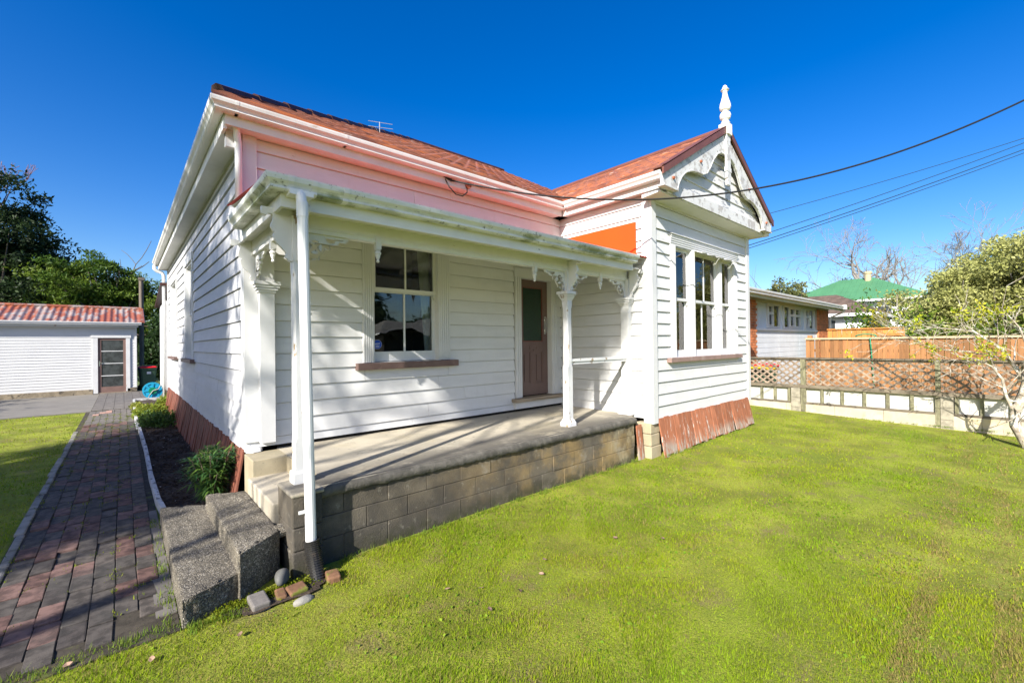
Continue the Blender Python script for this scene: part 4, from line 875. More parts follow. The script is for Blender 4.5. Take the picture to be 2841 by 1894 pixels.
# ------------------------------------------------------------------ plants
def pal(n, a, b, r=None, j=.25):
    r = r or rng; t = r.random((n, 1)); return (np.array([a])*(1-t)+np.array([b])*t)*r.uniform(1-j, 1+j, (n, 1))
def strap_plant(name, base, h, nst, label, cat, ca, cb, spread=.22, nl=26, ll=.13, lw=.011):
    root = E(name, base, label, cat); g = G(); PV = []; PF = []; PC = []; nv = 0
    for i in range(nst):
        a = random.uniform(0, 6.28); r = spread*random.random()**.6; hh = h*random.uniform(.55, 1); b = Vector(base)
        tip = b+Vector((math.cos(a)*r*1.25, math.sin(a)*r*1.25, hh)); mid = b+Vector((math.cos(a)*r*.5, math.sin(a)*r*.5, hh*.5))
        g.tube([b+Vector((math.cos(a)*.03, math.sin(a)*.03, -.02)), mid, tip], [.007, .006, .004], 4)
        for k in range(nl):
            t = .25+.75*(k/nl); p = mid+(tip-mid)*((t-.25)/.75) if t > .5 else b+(mid-b)*(t*2); an = k*2.4+random.random()*.5; el = random.uniform(-.15, .9) if t > .7 else random.uniform(-.5, .5)
            d = np.array((math.cos(an)*math.cos(el), math.sin(an)*math.cos(el), math.sin(el))); s = np.cross(d, (0,0,1.)); s /= np.linalg.norm(s)+1e-6; p = np.array(p); L_ = ll*random.uniform(.7, 1.15)
            dr = np.array((0, 0, -.25*L_)); PV += [p, p+d*L_*.45+s*lw*.5, p+d*L_+dr, p+d*L_*.45-s*lw*.5]; PF.append([nv, nv+1, nv+2, nv+3]); nv += 4; PC += [np.array(ca)+(np.array(cb)-np.array(ca))*random.random()**2]*4
    new('stems', g, M['bark'], root)
    bulk('leaves', np.array(PV), np.array(PF), M['leaf'], root, cols=np.array(PC))
    return root
strap_plant('spurge_bush', (.76, 6.05, .02), .66, 46, 'bushy green narrow-leaved plant behind the concrete steps', 'plant', (.03,.095,.03), (.13,.22,.035), .22, 44, .15, .022)
def leafy_mound(name, c, rad, n, size, ca, cb, label, cat, asp=.5, group=None, stem=True):
    P = rng.normal(size=(n, 3)); P /= np.linalg.norm(P, axis=1)[:, None]; P *= (rng.random((n, 1))**.4); P[:, 2] = np.abs(P[:, 2]); P *= np.array([rad]); 
    P *= 1+.25*np.sin(P[:, :1]*9)*np.cos(P[:, 1:2]*11); P += np.array([c])
    V, F, C = quads(P, rng.uniform(.6, 1.3, n)*size, asp, pal(n, ca, cb), up=.5)
    r = E(name, c, label, cat, group)
    bulk('leaves', V, F, M['leaf'], r, cols=C)
    g = G()
    for i in range(8):
        a = random.random()*6.28; g.tube([(c[0], c[1], c[2]-.02), (c[0]+math.cos(a)*rad[0]*.6, c[1]+math.sin(a)*rad[1]*.6, c[2]+rad[2]*.7)], [.012, .005], 4)
    new('stems', g, M['bark'], r); return r
leafy_mound('ground_plant', (.62, 13.3, .0), (.42, .75, .32), 2600, .07, (.05,.10,.025), (.10,.17,.03), 'low dark green ferny plant on the bed beside the path', 'plant')
leafy_mound('ground_plant', (.55, 15.2, .0), (.40, .8, .30), 2200, .08, (.12,.20,.02), (.28,.30,.04), 'yellow green low plant spilling over the bed edging', 'plant')
leafy_mound('ground_plant', (.95, 16.6, .0), (.22, .5, .40), 1400, .08, (.13,.21,.02), (.26,.30,.04), 'bright green plant at the foot of the rear downpipe', 'plant')
leafy_mound('ground_plant', (.32, 17.6, .0), (.16, .6, .16), 800, .07, (.16,.22,.03), (.3,.28,.05), 'thin yellowish weeds at the far end of the bed', 'plant')
# ------------------------------------------------------------------ grass
def grass_region(n, xs, ys, keep, h, wd, bright=1.):
    P = np.stack([rng.uniform(*xs, n), rng.uniform(*ys, n)], 1); P = P[keep(P[:, 0], P[:, 1])]; n = len(P)
    # only what the lens can see (with a margin for side steps)
    az = np.arctan2(P[:, 1]+1.0, P[:, 0]+.6); dd = np.hypot(P[:, 0], P[:, 1])
    P = P[(az > R(-14)) & (az < R(112))]; n = len(P)
    f = np.sin(P[:, 0]*2.1+np.sin(P[:, 1]*1.7))*np.cos(P[:, 1]*2.6+np.sin(P[:, 0]*1.1)); f2 = np.sin(P[:, 0]*.8+1.3)*np.sin(P[:, 1]*.9+P[:, 0]*.35)
    f3 = np.sin(P[:, 0]*5.3+2*np.sin(P[:, 1]*3.1))*np.sin(P[:, 1]*6.1+1.7*np.sin(P[:, 0]*4.3))
    hh = h*rng.uniform(.5, 1.3, n)*(1+.25*f+.5*(f3 < -.35)); a = rng.uniform(0, 6.28, n); lean = rng.uniform(.2, 1.0, n)*hh
    b = np.stack([P[:, 0], P[:, 1], gz(P[:, 0], P[:, 1])-.004], 1); sd = np.stack([-np.sin(a), np.cos(a), 0*a], 1)*(wd*rng.uniform(.6, 1.4, n)*.5)[:, None]; dr = np.stack([np.cos(a), np.sin(a), 0*a], 1)
    mid = b+dr*(lean*.35)[:, None]; mid[:, 2] += hh*.6; tip = b+dr*lean[:, None]; tip[:, 2] += hh
    V = np.stack([b-sd, b+sd, tip], 1).reshape(-1, 3)
    i = np.arange(n)*3; F = np.stack([i, i+1, i+2], 1)
    g1, g2, dry = np.array([.44,.52,.018]), np.array([.23,.38,.014]), np.array([.42,.33,.11])
    t = np.clip(.45+.40*f2+.30*f+rng.normal(0, .22, n), 0, 1)[:, None]; C = g1*(1-t)+g2*t
    dm = (rng.random(n) < np.clip(.20+.28*(f3 > .45)+.18*(f < -.4), 0, 1)); C[dm] = dry*rng.uniform(.6, 1.1, (dm.sum(), 1))
    tr = np.minimum(np.abs(P[:, 1]-.40-.02*np.sin(P[:, 0])), np.abs(P[:, 1]-.01-.02*np.sin(P[:, 0]))); tk = (tr < .06) & (P[:, 0] > 2) & (rng.random(n) < .8); C[tk] = dry*rng.uniform(.7, 1.15, (tk.sum(), 1))
    gb = np.exp(-((P[:, 1]-1.15)/.35)**2)*(P[:, 0] > 1.5)*.55; C = C*(1-gb[:, None])+np.array([.24,.41,.018])*gb[:, None]
    C *= rng.uniform(.72, 1.15, (n, 1))*bright*.80
    return V, F, np.repeat(C, 3, axis=0)
def keep_main(x, y):
    k = np.ones(len(x), bool)
    k &= ~((y > 3.80) & (x > .95) & (x < 6.3)); k &= ~((x > .25) & (x < 1.0) & (y > 3.62)); k &= ~((x > 6.2) & (x < 10.35) & (y > 3.66)); k &= ~((x > -.83) & (x <= .25) & (y > 3.68+.05*np.sin(x*14)+.15*(x+.6)))
    k &= ~((x > 1.0) & (x < 1.36) & (y > 3.66)); k &= x < 12.66; k &= ~((x > .55) & (x < 1.2) & (y > 3.40) & (rng.random(len(x)) < .85)); k &= ~((x < -.88) & (y > 17.66))
    k &= ~((x > .25) & (x < 1.3) & (y > 4)); k &= ~((x > 1.3) & (x < 6.2) & (y > 3.8))
    thin = .12*(np.sin(x*5.3+2*np.sin(y*3.1))*np.sin(y*6.1+1.7*np.sin(x*4.3)) > .45); k &= rng.random(len(x)) > thin*3
    return k
VV = []; FF = []; CC = []; nv = 0
def rngd(lo, hi): return lambda x, y: keep_main(x, y) & (np.hypot(x, y) >= lo) & (np.hypot(x, y) < hi)
for n, xs, ys, lo, hi, h, wd in ((520000, (-1.5, 4.6), (-1, 4.6), 1.2, 4.6, .019, .0046), (480000, (-4, 8.2), (-1.6, 8), 4.6, 8.0, .020, .0075), (300000, (-6, 12.7), (-2.6, 12), 8.0, 12.2, .020, .011), (120000, (-8, 12.7), (-3.5, 17.7), 12.2, 19.5, .022, .018)):
    V, F, C = grass_region(n, xs, ys, rngd(lo, hi), h, wd); VV.append(V); FF.append(F+nv); CC.append(C); nv += len(V)
bulk('lawn_grass', np.concatenate(VV), np.concatenate(FF), M['grass'], kind='stuff', cols=np.concatenate(CC), label='short patchy mown grass of the lawn', cat='grass')
# broad weed leaves and clover in the lawn, tufts at the path and wall edges
n = 9000; P = np.stack([rng.uniform(-1, 8, n), rng.uniform(.2, 4.3, n)], 1); cl = np.sin(P[:, 0]*3.1)*np.sin(P[:, 1]*3.7+P[:, 0]); P = P[keep_main(P[:, 0], P[:, 1]) & (cl > .1) & (np.hypot(P[:, 0], P[:, 1]) > 1.6)]; n = len(P)
P3 = np.stack([P[:, 0], P[:, 1], gz(P[:, 0], P[:, 1])+.012], 1); V, F, C = quads(P3, rng.uniform(.012, .03, n), .75, pal(n, (.12,.23,.015), (.22,.30,.03)), flat=True)
bulk('clover', V, F, M['grass'], kind='stuff', cols=C, label='small clover leaves among the grass', cat='clover')
def tufts(pts, n, h, wd, ca, cb, name, label):
    B = np.array([pts[random.randrange(len(pts))] for _ in range(n)])+np.concatenate([rng.normal(0, .025, (n, 2)), np.zeros((n, 1))], 1)
    hh = h*rng.uniform(.4, 1.3, n); a = rng.uniform(0, 6.28, n); sd = np.stack([-np.sin(a), np.cos(a), 0*a], 1)*wd*.5; dr = np.stack([np.cos(a), np.sin(a), 0*a], 1); tip = B+dr*(hh*rng.uniform(.1, .9, n))[:, None]; tip[:, 2] += hh
    V = np.stack([B-sd, B+sd, tip], 1).reshape(-1, 3); F = np.arange(3*n).reshape(n, 3); bulk(name, V, F, M['grass'], kind='stuff', cols=np.repeat(pal(n, ca, cb), 3, axis=0), label=label, cat='grass')
ep = []
for i in range(130): ep.append((random.uniform(1.4, 6.0), 3.80+random.uniform(-.03, .02), gzf(3, 3.8)))
for i in range(60): ep.append((random.uniform(-.7, .3), 3.62+.1*random.random(), -.02))
for i in range(50): ep.append((random.uniform(.3, .75), 3.58+random.uniform(-.05, .02), -.02))
for i in range(60): ep.append((.24+random.uniform(-.03, .03), random.uniform(3.7, 6), -.01))
for i in range(90): ep.append((-.88+random.uniform(-.05, .05), random.uniform(4, 16), 0))
for i in range(70): ep.append((random.uniform(6.4, 10.2), 3.56+random.uniform(-.04, .03), gzf(8, 3.56)))
for i in range(120): ep.append((12.66, random.uniform(-1, 5), gzf(12.66, 2)))
tufts(ep, 5200, .042, .006, (.10,.20,.015), (.22,.26,.05), 'edge_grass', 'longer grass tufts along the wall and path edges')
jp = [(cols[random.randrange(7)]-.0655+random.uniform(-.004, .004), 4+12.5*random.random()**.7, -.005) for _ in range(420)]
tufts(jp, 4200, .02, .008, (.13,.19,.015), (.24,.26,.03), 'joint_weeds', 'tiny weeds growing in the path joints')
# fallen leaves on the lawn
LM = []
for v in range(3):
    gg = G(); nL = 7; pts = []
    for i in range(nL): a = 2*math.pi*i/nL; pts.append((math.cos(a)*.045*(1 if i % 2 else .75), math.sin(a)*.028*(1 if i % 3 else .7), .006+random.uniform(0, .016)))
    gg.raw(pts+[(0,0,.004)], [(i, (i+1) % nL, nL) for i in range(nL)]); LM.append(mesh_from('fallen_leaf', gg.V, gg.F, M['deadleaf'], recalc=False))
for k, (x, y) in enumerate([(3.32,3.578),(1.995,2.614),(2.183,2.396),(1.876,2.367),(1.803,2.774),(2.654,2.596),(3.436,2.433),(3.745,2.12),(2.471,2.452),(-.25,3.62),(.12,3.35),(.55,3.25),(-.42,3.45)]):
    inst(LM[k % 3], 'fallen_leaf', (x, y, gzf(x, y)+.022), None, rot=(random.uniform(-.3,.3), random.uniform(-.3,.3), random.random()*6), label='curled pale brown dead leaf lying on the mown lawn', cat='leaf', group='dead leaves on the lawn', scale=(.62, .62, .6))
# ------------------------------------------------------------------ loose stones at the foot of the downpipe
def lump(name, c, r, m_, label, cat, seed, sq_=1, rot=0, sub=3):
    bm = bmesh.new(); bmesh.ops.create_icosphere(bm, subdivisions=sub, radius=1); rr = random.Random(seed); ph = [rr.uniform(0, 6) for _ in range(6)]
    V = []
    for v in bm.verts:
        p = v.co; k = 1+.10*math.sin(2.3*p.x+ph[0])*math.sin(2.1*p.y+ph[1])+.07*math.sin(3.7*p.z+ph[2]+p.x*2)
        q = Vector((p.x*r[0]*k, p.y*r[1]*k, p.z*r[2]*k)); q.rotate(Matrix.Rotation(rot, 3, 'Z')); V.append((c[0]+q.x, c[1]+q.y, c[2]+q.z))
    g = G(); g.raw(V, [tuple(v.index for v in f.verts) for f in bm.faces]); bm.free()
    return new(name, g, m_, None, label, cat, smooth=True)
lump('river_stone', (.915, 3.735, .05), (.05, .085, .06), M['stone'], 'smooth dark grey river stone between steps and corner pier', 'stone', 3, rot=-.5)
def rbox(name, c, s, rot, m_, label, cat):
    g = G(); g.box(-s[0]/2, s[0]/2, -s[1]/2, s[1]/2, 0, s[2]); a = Matrix.Rotation(rot, 3, 'Z'); t = Matrix.Rotation(random.uniform(.04, .14), 3, 'X')
    g.V = [tuple(Vector(c)+a @ (t @ Vector(v))) for v in g.V]; return new(name, g, m_, None, label, cat, bevel=.012)
rbox('loose_paver', (.715, 3.56, -.07), (.115, .17, .11), .05, M['pave_stone'], 'grey loose paver stood on the dirt by the steps', 'paver')
rbox('loose_brick', (.86, 3.56, -.075), (.07, .13, .10), -.1, M['redbrick'], 'small mossy yellow brick piece beside the grey paver', 'brick')
rbox('loose_brick', (.965, 3.55, -.08), (.13, .12, .11), .1, M['redbrick'], 'mossy reddish brick lying beside the black drain hose', 'brick')
rbox('loose_brick', (1.235, 3.56, -.085), (.10, .12, .12), -.15, M['redbrick'], 'moss covered brick on the wall side of the black drain hose', 'brick')
lump('broken_stone', (.975, 3.40, -.02), (.08, .04, .035), M['curb'], 'flat pale stone chip lying at the lawn edge by the drain hose', 'stone', 9, rot=.2)
for k, (x, y, rx, ry) in enumerate(((.95, 3.68, .10, .05), (.62, 3.60, .09, .03), (.93, 3.46, .06, .04), (.50, 3.585, .06, .02))): pass
n = 3500; P = np.stack([rng.normal(.80, .17, n), rng.normal(3.62, .045, n)], 1); P = P[(P[:, 1] < 3.74) & (P[:, 0] > .4) & (P[:, 0] < 1.3)]; n = len(P)
P3 = np.stack([P[:, 0], P[:, 1], -.02+.03*rng.random(n)], 1); V, F, C = quads(P3, rng.uniform(.008, .02, n), .8, pal(n, (.07,.10,.006), (.17,.19,.01)), up=.6)
bulk('moss_patch', V, F, M['grass'], kind='stuff', cols=C, label='bright green moss at the foot of the steps', cat='moss')
g = G(); n_ = 18; ring_ = [(.86+.34*math.cos(a)*(1+.15*math.sin(3*a)+.1*math.sin(7*a)), 3.55+.12*math.sin(a)*(1+.2*math.cos(2*a)+.15*math.sin(5*a)), -.006) for a in np.linspace(0, 6.283, n_, endpoint=False)]
g.raw(ring_+[(.82, 3.52, .008)], [(i, (i+1) % n_, n_) for i in range(n_)]); new('bare_soil', g, M['soil'], kind='structure')
# ------------------------------------------------------------------ shed
shed = E('garden_shed', (-2.5, 25.6, 0), 'long white weatherboard shed with rusty corrugated roof', 'shed')
SW = ('Y', 24.3)
g = G(); wbox(g, SW, -8, .40, -.02, -2.9, .19, 2.74); scw = new('wall', g, M['shedtrim'], shed)
z = .195
while z < 2.68:
    for a, b in (((-8, -.90), (.235, .405)) if z < 2.36 else ((-8, .405),)):
        g = G(); g.prism([wp(SW, a, n, zz) for n, zz in ((-.02,z),(.020,z),(.004,z+.118),(-.02,z+.118))], [wp(SW, b, n, zz) for n, zz in ((-.02,z),(.020,z),(.004,z+.118),(-.02,z+.118))]); new('weatherboard', g, M['board'], scw)
    z += .1095
g = G(); wbox(g, SW, .40, .45, -.1, .04, .19, 2.75); new('corner_board', g, M['shedtrim'], shed)
g = G(); wbox(g, SW, -8.05, -.88, -.3, .06, -.1, .19); wbox(g, SW, .13, .46, -.3, .05, -.1, .18); new('footing', g, M['shedbase'], shed, bevel=.02)
g = G(); wbox(g, SW, -.90, -.745, 0, .05, .02, 2.37); wbox(g, SW, .105, .235, 0, .05, .05, 2.37); wbox(g, SW, -.95, .27, 0, .06, 2.26, 2.38); new('door_frame', g, M['shedtrim'], shed)
g = G(); wbox(g, SW, -.745, -.645, -.03, .015, .04, 2.26); wbox(g, SW, .02, .105, -.03, .015, .04, 2.26)
for p, q in ((.04, .27), (.70, .72), (1.20, 1.22), (1.70, 1.72), (2.16, 2.26)): wbox(g, SW, -.645, .02, -.028, .013, p, q)
sd = new('door', g, M['sheddoor'], shed)
for p, q in ((.27, .70), (.72, 1.20), (1.22, 1.70), (1.72, 2.16)):
    g = G(); wbox(g, SW, -.65, .025, -.012, -.004, p-.005, q+.005); new('pane', g, M['obscure'], sd)
    if p > .3: g = G(); wbox(g, SW, -.645, .02, .0, .016, p-.02, p+.012); new('glazing_strip', g, M['shedtrim'], sd)
g = G(); wbox(g, SW, -.715, -.68, .015, .022, 1.12, 1.32); wbox(g, SW, -.70, -.60, .022, .05, 1.23, 1.25); new('handle', g, M['chrome'], sd)
g = G(); wbox(g, SW, -.76, .11, -.1, .03, .0, .04); new('threshold', g, M['threshold'], sd)
g = G(); corrugated(g, -8.2, .62, lambda u, r, a: (u, 24.02+r*2.0, 2.885+r*.70+a), np.linspace(0, 1, 6), .19, .024); sr = new('roof', g, M['shedroof'], shed, smooth=True)
g = G(); corrugated(g, -8.2, .62, lambda u, r, a: (u, 26.02+r*2.0, 3.585-r*.70+a), (0, 1), .19, .02); new('roof_back', g, M['shedroof'], shed, smooth=True)
g = G(); g.tube([(-8.2,26.02,3.60),(.64,26.02,3.60)], .07, 8); new('ridge_cap', g, M['shedroof'], sr)
g = G(); g.hexa([(.58,24.0,2.90),(.72,24.0,2.88),(.72,26.02,3.58),(.58,26.02,3.60),(.58,24.0,2.93),(.70,24.0,2.92),(.70,26.02,3.63),(.58,26.02,3.63)]); new('verge_flashing', g, M['shedroof'], sr)
g = G(); g.prism([(-8.2, 24.06-o*1.1, 2.78+h) for o, h in GUT], [(.60, 24.06-o*1.1, 2.78+h) for o, h in GUT]); new('gutter', g, M['pvc'], shed)
g = G(); g.box(-8.1, .5, 24.06, 24.09, 2.70, 2.87); g.box(-8.1, .5, 24.09, 24.32, 2.72, 2.735); new('fascia', g, M['shedtrim'], shed)
g = G(); g.prism([(.38,24.3,2.7),(.38,26.02,3.5),(.38,27.6,2.8),(.38,27.3,2.0),(.38,24.4,2.0)], [(.30,24.3,2.7),(.30,26.02,3.5),(.30,27.6,2.8),(.30,27.3,2.0),(.30,24.4,2.0)]); new('gable_end', g, M['shedtrim'], shed)
g = G(); g.tube([(.66,26.4,-.1),(.66,26.4,5.05)], .085, 8); pl = new('utility_post', g, M['pole'], None, 'tall grey timber post standing behind the shed corner', 'post')
g = G(); g.box(.55, .77, 26.3, 26.5, 4.95, 5.07); new('cap', g, M['pole'], pl)
# ------------------------------------------------------------------ wheelie bins
def wheelie(c, rot, lidm, label, s=1.0):
    r = E('wheelie_bin', c, label, 'bin', 'wheelie bins'); a = Matrix.Rotation(rot, 3, 'Z')
    def P(x, y, z): v = a @ Vector((x*s, y*s, z*s)); return (c[0]+v.x, c[1]+v.y, c[2]+v.z)
    rr = lambda hx, hy, z, o=0: [P(x, y+o, z) for x, y in ((-hx,-hy*.8),(-hx*.85,-hy),(hx*.85,-hy),(hx,-hy*.8),(hx,hy),(-hx,hy))]
    g = G(); g.loft([rr(.20,.22,.06), rr(.235,.26,.55), rr(.265,.31,.90), rr(.285,.33,.90), rr(.285,.33,.96)]); new('body', g, M['bin'], r)
    g = G(); g.loft([rr(.295,.345,.965), rr(.295,.345,.99), rr(.25,.29,1.03), rr(.16,.2,1.05)]); lid = new('lid', g, lidm, r)
    g = G(); g.tube([P(-.2,.36,.99), P(-.2,.42,.97), P(.2,.42,.97), P(.2,.36,.99)], .016*s, 6); new('handle', g, M['bin'], r)
    for sx in (-1, 1):
        g = G(); g.tube([P(sx*.23,.24,.10), P(sx*.29,.24,.10)], .10*s, 16); wl = new('wheel', g, M['black'], r); g = G(); g.tube([P(sx*.288,.24,.10), P(sx*.296,.24,.10)], .04*s, 10); new('hub', g, M['greyplastic'], wl)
    g = G(); g.hexa([P(x, y, z) for z, y0 in ((.70,-.285),(.80,-.298)) for x, y in ((-.07,y0-.006),(.07,y0-.006),(.07,y0+.01),(-.07,y0+.01))]); new('label_plate', g, M['white'], r)
    return r
wheelie((.80, 24.75, .01), .15, M['red'], 'green wheelie bin with red lid beside the shed')
wheelie((.86, 25.55, .01), .1, M['yellow'], 'green wheelie bin with yellow lid behind the red-lidded one by the shed')
wheelie((13.65, 4.62, .05), 1.5, M['yellow'], 'green wheelie bin with yellow lid behind the lattice fence')
wheelie((14.35, 4.75, .05), 1.5, M['red'], 'green wheelie bin with red lid behind the lattice fence', 1.05)
# ------------------------------------------------------------------ hose reel
reel = E('hose_reel', (.80, 20.4, .012), 'round blue plastic hose reel with grey crank by the bed end', 'hose reel')
def disc(y, name):
    g = G(); n = 28; c = (.80, y, .30)
    def rg(r, yy): return [(c[0]+r*math.cos(2*math.pi*i/n), yy, c[2]+r*math.sin(2*math.pi*i/n)) for i in range(n)]
    g.loft([rg(.285, y-.02), rg(.285, y+.02), rg(.245, y+.02), rg(.245, y-.02), rg(.285, y-.02)], cap=False); g.loft([rg(.25, y-.004), rg(.25, y+.004)]); g.loft([rg(.075, y-.03), rg(.075, y+.02)])
    o = new(name, g, M['reel'], reel)
    for k in range(8):
        a = 2*math.pi*k/8; g = G(); q = lambda r, da, yy: (c[0]+r*math.cos(a+da), yy, c[2]+r*math.sin(a+da))
        g.hexa([q(.08,-.25,y-.022),q(.25,-.13,y-.022),q(.25,.13,y-.022),q(.08,.25,y-.022),q(.08,-.25,y),q(.25,-.13,y),q(.25,.13,y),q(.08,.25,y)]); new('spoke', g, M['reel'], o)
disc(20.25, 'disc'); disc(20.55, 'disc')
g = G(); g.tube([(.8,20.2,.30),(.8,20.6,.30)], .12, 14); new('drum', g, M['greenhose'], reel)
g = G(); g.tube([(.80,20.19,.30),(.96,20.18,.36),(1.05,20.18,.56),(1.10,20.18,.54),(1.06,20.18,.38)], .014, 6); g.tube([(.8,20.19,.3),(.66,20.19,.06),(1.0,20.2,.02)], .013, 6); new('crank', g, M['greyplastic'], reel)
# ------------------------------------------------------------------ lattice fence
fence = E('lattice_fence', (12.75, 2, 0), 'weathered grey lattice fence on white panels and concrete plinth', 'fence')
FX = 12.75; Y0, Y1 = -5.2, 5.6
def fbox(name, x0, x1, y0, y1, z0, z1, m_, parent=fence, **k): g = G(); g.box(x0, x1, y0, y1, z0, z1); return new(name, g, m_, parent, **k)
posts = [(3.27, 3.38), (.86, .945), (-1.65, -1.56), (-4.1, -4.0)]
piers = [(3.39, 3.585), (.675, .868), (-1.86, -1.66)]
fbox('top_rail', FX-.06, FX+.06, Y0, Y1, 1.355, 1.395, M['greywood']); fbox('under_rail', FX-.025, FX+.025, Y0, Y1, 1.315, 1.353, M['greywood'])
fbox('middle_rail', FX-.07, FX+.05, Y0, Y1, .635, .715, M['greywood'])
fbox('bottom_rail', FX-.045, FX+.02, Y0, Y1, .235, .285, M['greywood'])
for a, b in posts: fbox('post', FX-.055, FX+.045, a, b, .0, 1.354, M['greenpost'])
for a, b in piers:
    for k in range(3): fbox('pier_block', FX-.075, FX+.09, a, b, -.1+.25*k, -.1+.25*(k+1)-.004-(.016 if k == 2 else 0), M['blockpost'], bevel=.006)
for y in (5.2, 4.62, 4.25, 3.93, 3.61, 2.905, 2.505, 2.09, 1.68, 1.28, .60, .245, -.145, -.6, -1.05, -1.45): fbox('stud', FX-.04, FX+.015, y, y+.055, .285, .635, M['greenpost'])
ys = [Y1]+sorted([q for p in piers+posts for q in p], reverse=True)+[Y0]
fbox('sheet_panel', FX+.02, FX+.03, Y0, Y1, .28, .64, M['fence_panel'])
y = Y1
for L_ in (1.9, .12, .9, .9, .95, .55, .8, .9, .9, .9, .9, .9):
    fbox('plinth_block', FX-.05, FX+.09, y-L_+.004, y, -.2, .234, M['fence_base'], bevel=.006); y -= L_
# lattice slats: two layers at 45 degrees
def slat(u0, z0, u1, z1, x, wd=.043, th=.008):
    dx, dz = u1-u0, z1-z0; L_ = math.hypot(dx, dz); nx, nz = -dz/L_*wd/2, dx/L_*wd/2
    g = G(); q = [(u0+nx, z0+nz), (u1+nx, z1+nz), (u1-nx, z1-nz), (u0-nx, z0-nz)]
    g.prism([(x, a, b) for a, b in q], [(x+th, a, b) for a, b in q]); new('slat', g, M['lattice'], fence)
zl, zh = .70, 1.33; HH = zh-zl
for (ya, yb) in ((3.39, 5.6), (.95, 3.265), (-1.555, .855), (-3.99, -1.66)):
    for s, x in ((1, FX-.012), (-1, FX-.002)):
        for k in range(-8, 40):
            st = ya+k*.185
            if s > 0: u0, u1, a, b = st, st+HH*1.25, zl, zh
            else: u0, u1, a, b = st+HH*1.25, st, zl, zh
            # clip to the bay
            lo, hi = min(u0, u1), max(u0, u1)
            if hi < ya+.03 or lo > yb-.03: continue
            def at_(u): return a+(b-a)*(u-u0)/(u1-u0)
            c0, c1 = max(lo, ya), min(hi, yb)
            if c1-c0 < .04: continue
            slat(c0, at_(c0), c1, at_(c1), x)
# ------------------------------------------------------------------ paling fences
pf = E('paling_fence', (14.35, 0, 0), 'tan timber paling fence with pale capping behind the lattice', 'fence')
y = 3.66; gm = G(); gm.box(-.009, .009, 0, .094, 0, 1.80); PM = mesh_from('paling', gm.V, gm.F, M['paling'])
k = 0
while y > -5.5:
    inst(PM, 'paling', (14.3+(.011 if k % 2 else 0), y-.097, .04+random.uniform(-.006, .004)), pf); y -= .099+random.uniform(0, .004)+(.018 if k in (1, 2) else 0); k += 1
fbox('capping', 14.25, 14.40, -5.5, 3.67, 1.838, 1.885, M['paling_cap'], pf); fbox('fence_rail', 14.33, 14.38, -5.5, 3.6, .4, .48, M['paling'], pf); fbox('fence_rail', 14.33, 14.38, -5.5, 3.6, 1.5, 1.58, M['paling'], pf)
for yy in (3.58, 1.2, -1.2, -3.6): fbox('fence_post', 14.34, 14.44, yy-.05, yy+.05, 0, 1.96 if yy > 3 else 1.837, M['paling'], pf)
of = E('paling_fence', (20.2, 2.6, 0), 'bright orange timber paling fence beyond the brick house', 'fence')
gm = G(); gm.box(-.01, .01, 0, .14, 0, 2.1); PM2 = mesh_from('paling', gm.V, gm.F, M['orange_paling'])
y = 4.45; k = 0
while y > 2.3:
    inst(PM2, 'paling', (20.2+(.012 if k % 2 else 0), y-.145, .1), of); y -= .148; k += 1
fbox('capping', 20.14, 20.3, 2.25, 4.46, 2.202, 2.25, M['orange_paling'], of); fbox('fence_rail', 20.14, 20.188, 2.25, 3.1, 1.95, 2.04, M['orange_paling'], of)
for yy in (3.05,): fbox('fence_post', 20.08, 20.186, yy-.06, yy+.06, .1, 2.08, M['orange_paling'], of)
# green hose slung over the paling fence
def cosl(a, b, n): return [a+(b-a)*i/(n-1) for i in range(n)]
g = G(); hp = []
for k in range(5):
    for t in np.linspace(0, math.pi, 8): hp.append((14.25+.02*k, 2.33+.21*math.cos(t if k % 2 == 0 else math.pi-t), 1.885+.02+.06*math.sin(t)))
hp += [(14.24, 2.24, 1.86), (14.235, 2.22, 1.6), (14.235, 2.2, 1.2), (14.24, 2.17, .6), (14.2, 2.1, .05)]
g.tube(hp, .014, 6); new('garden_hose', g, M['greenhose'], None, 'green garden hose hung over the tan paling fence', 'hose', smooth=True)
# ------------------------------------------------------------------ brick neighbour
nb = E('brick_bungalow', (19, 7.5, 0), 'low bungalow with orange brick piers and white window wall', 'house')
NW = ('Y', 5.30)
def brick_pier(u0, u1, z1):
    g = G(); wbox(g, NW, u0+.004, u1-.004, -.2, -.006, .0, z1); pr = new('pier', g, M['brickmortar'], nb)
    gm = G(); gm.box(0, .222, -.012, .06, 0, .074); bmh = mesh_from('brick', gm.V, gm.F, M['brick']); gm = G(); gm.box(0, .107, -.012, .06, 0, .074); bmh2 = mesh_from('brick', gm.V, gm.F, M['brick'])
    z = 1.0; r = 0
    while z < z1-.08:
        u = u0
        if r % 2: inst(bmh2, 'brick', (u, 5.30, z), pr); u += .117
        while u < u1-.11:
            inst(bmh if u+.222 <= u1+.01 else bmh2, 'brick', (u, 5.30, z), pr); u += .232 if u+.222 <= u1+.01 else .117
        z += .086; r += 1
brick_pier(14.6, 15.40, 3.22); brick_pier(22.6, 24.28, 3.22)
g = G(); wbox(g, NW, 10.5, 14.6, -.2, -.02, 0, 3.2); wbox(g, NW, 15.4, 22.6, -.25, -.12, 0, 3.2); wbox(g, ('X', 24.2), 5.36, 13, -.1, 0.0, 0, 3.2); wbox(g, NW, 10.5, 24.1, -8, -7.8, 0, 3.2); nw = new('wall', g, M['clad_shaded'], nb)
z = .0
while z < 2.15:
    x = 15.4
    while x < 22.55:
        g = G(); wbox(g, NW, x+.003, min(x+2.4, 22.6)-.003, -.12, -.085, z+.004, min(z+.172, 2.17)); new('cladding_board', g, M['clad'], nw); x += 2.4
    z += .176
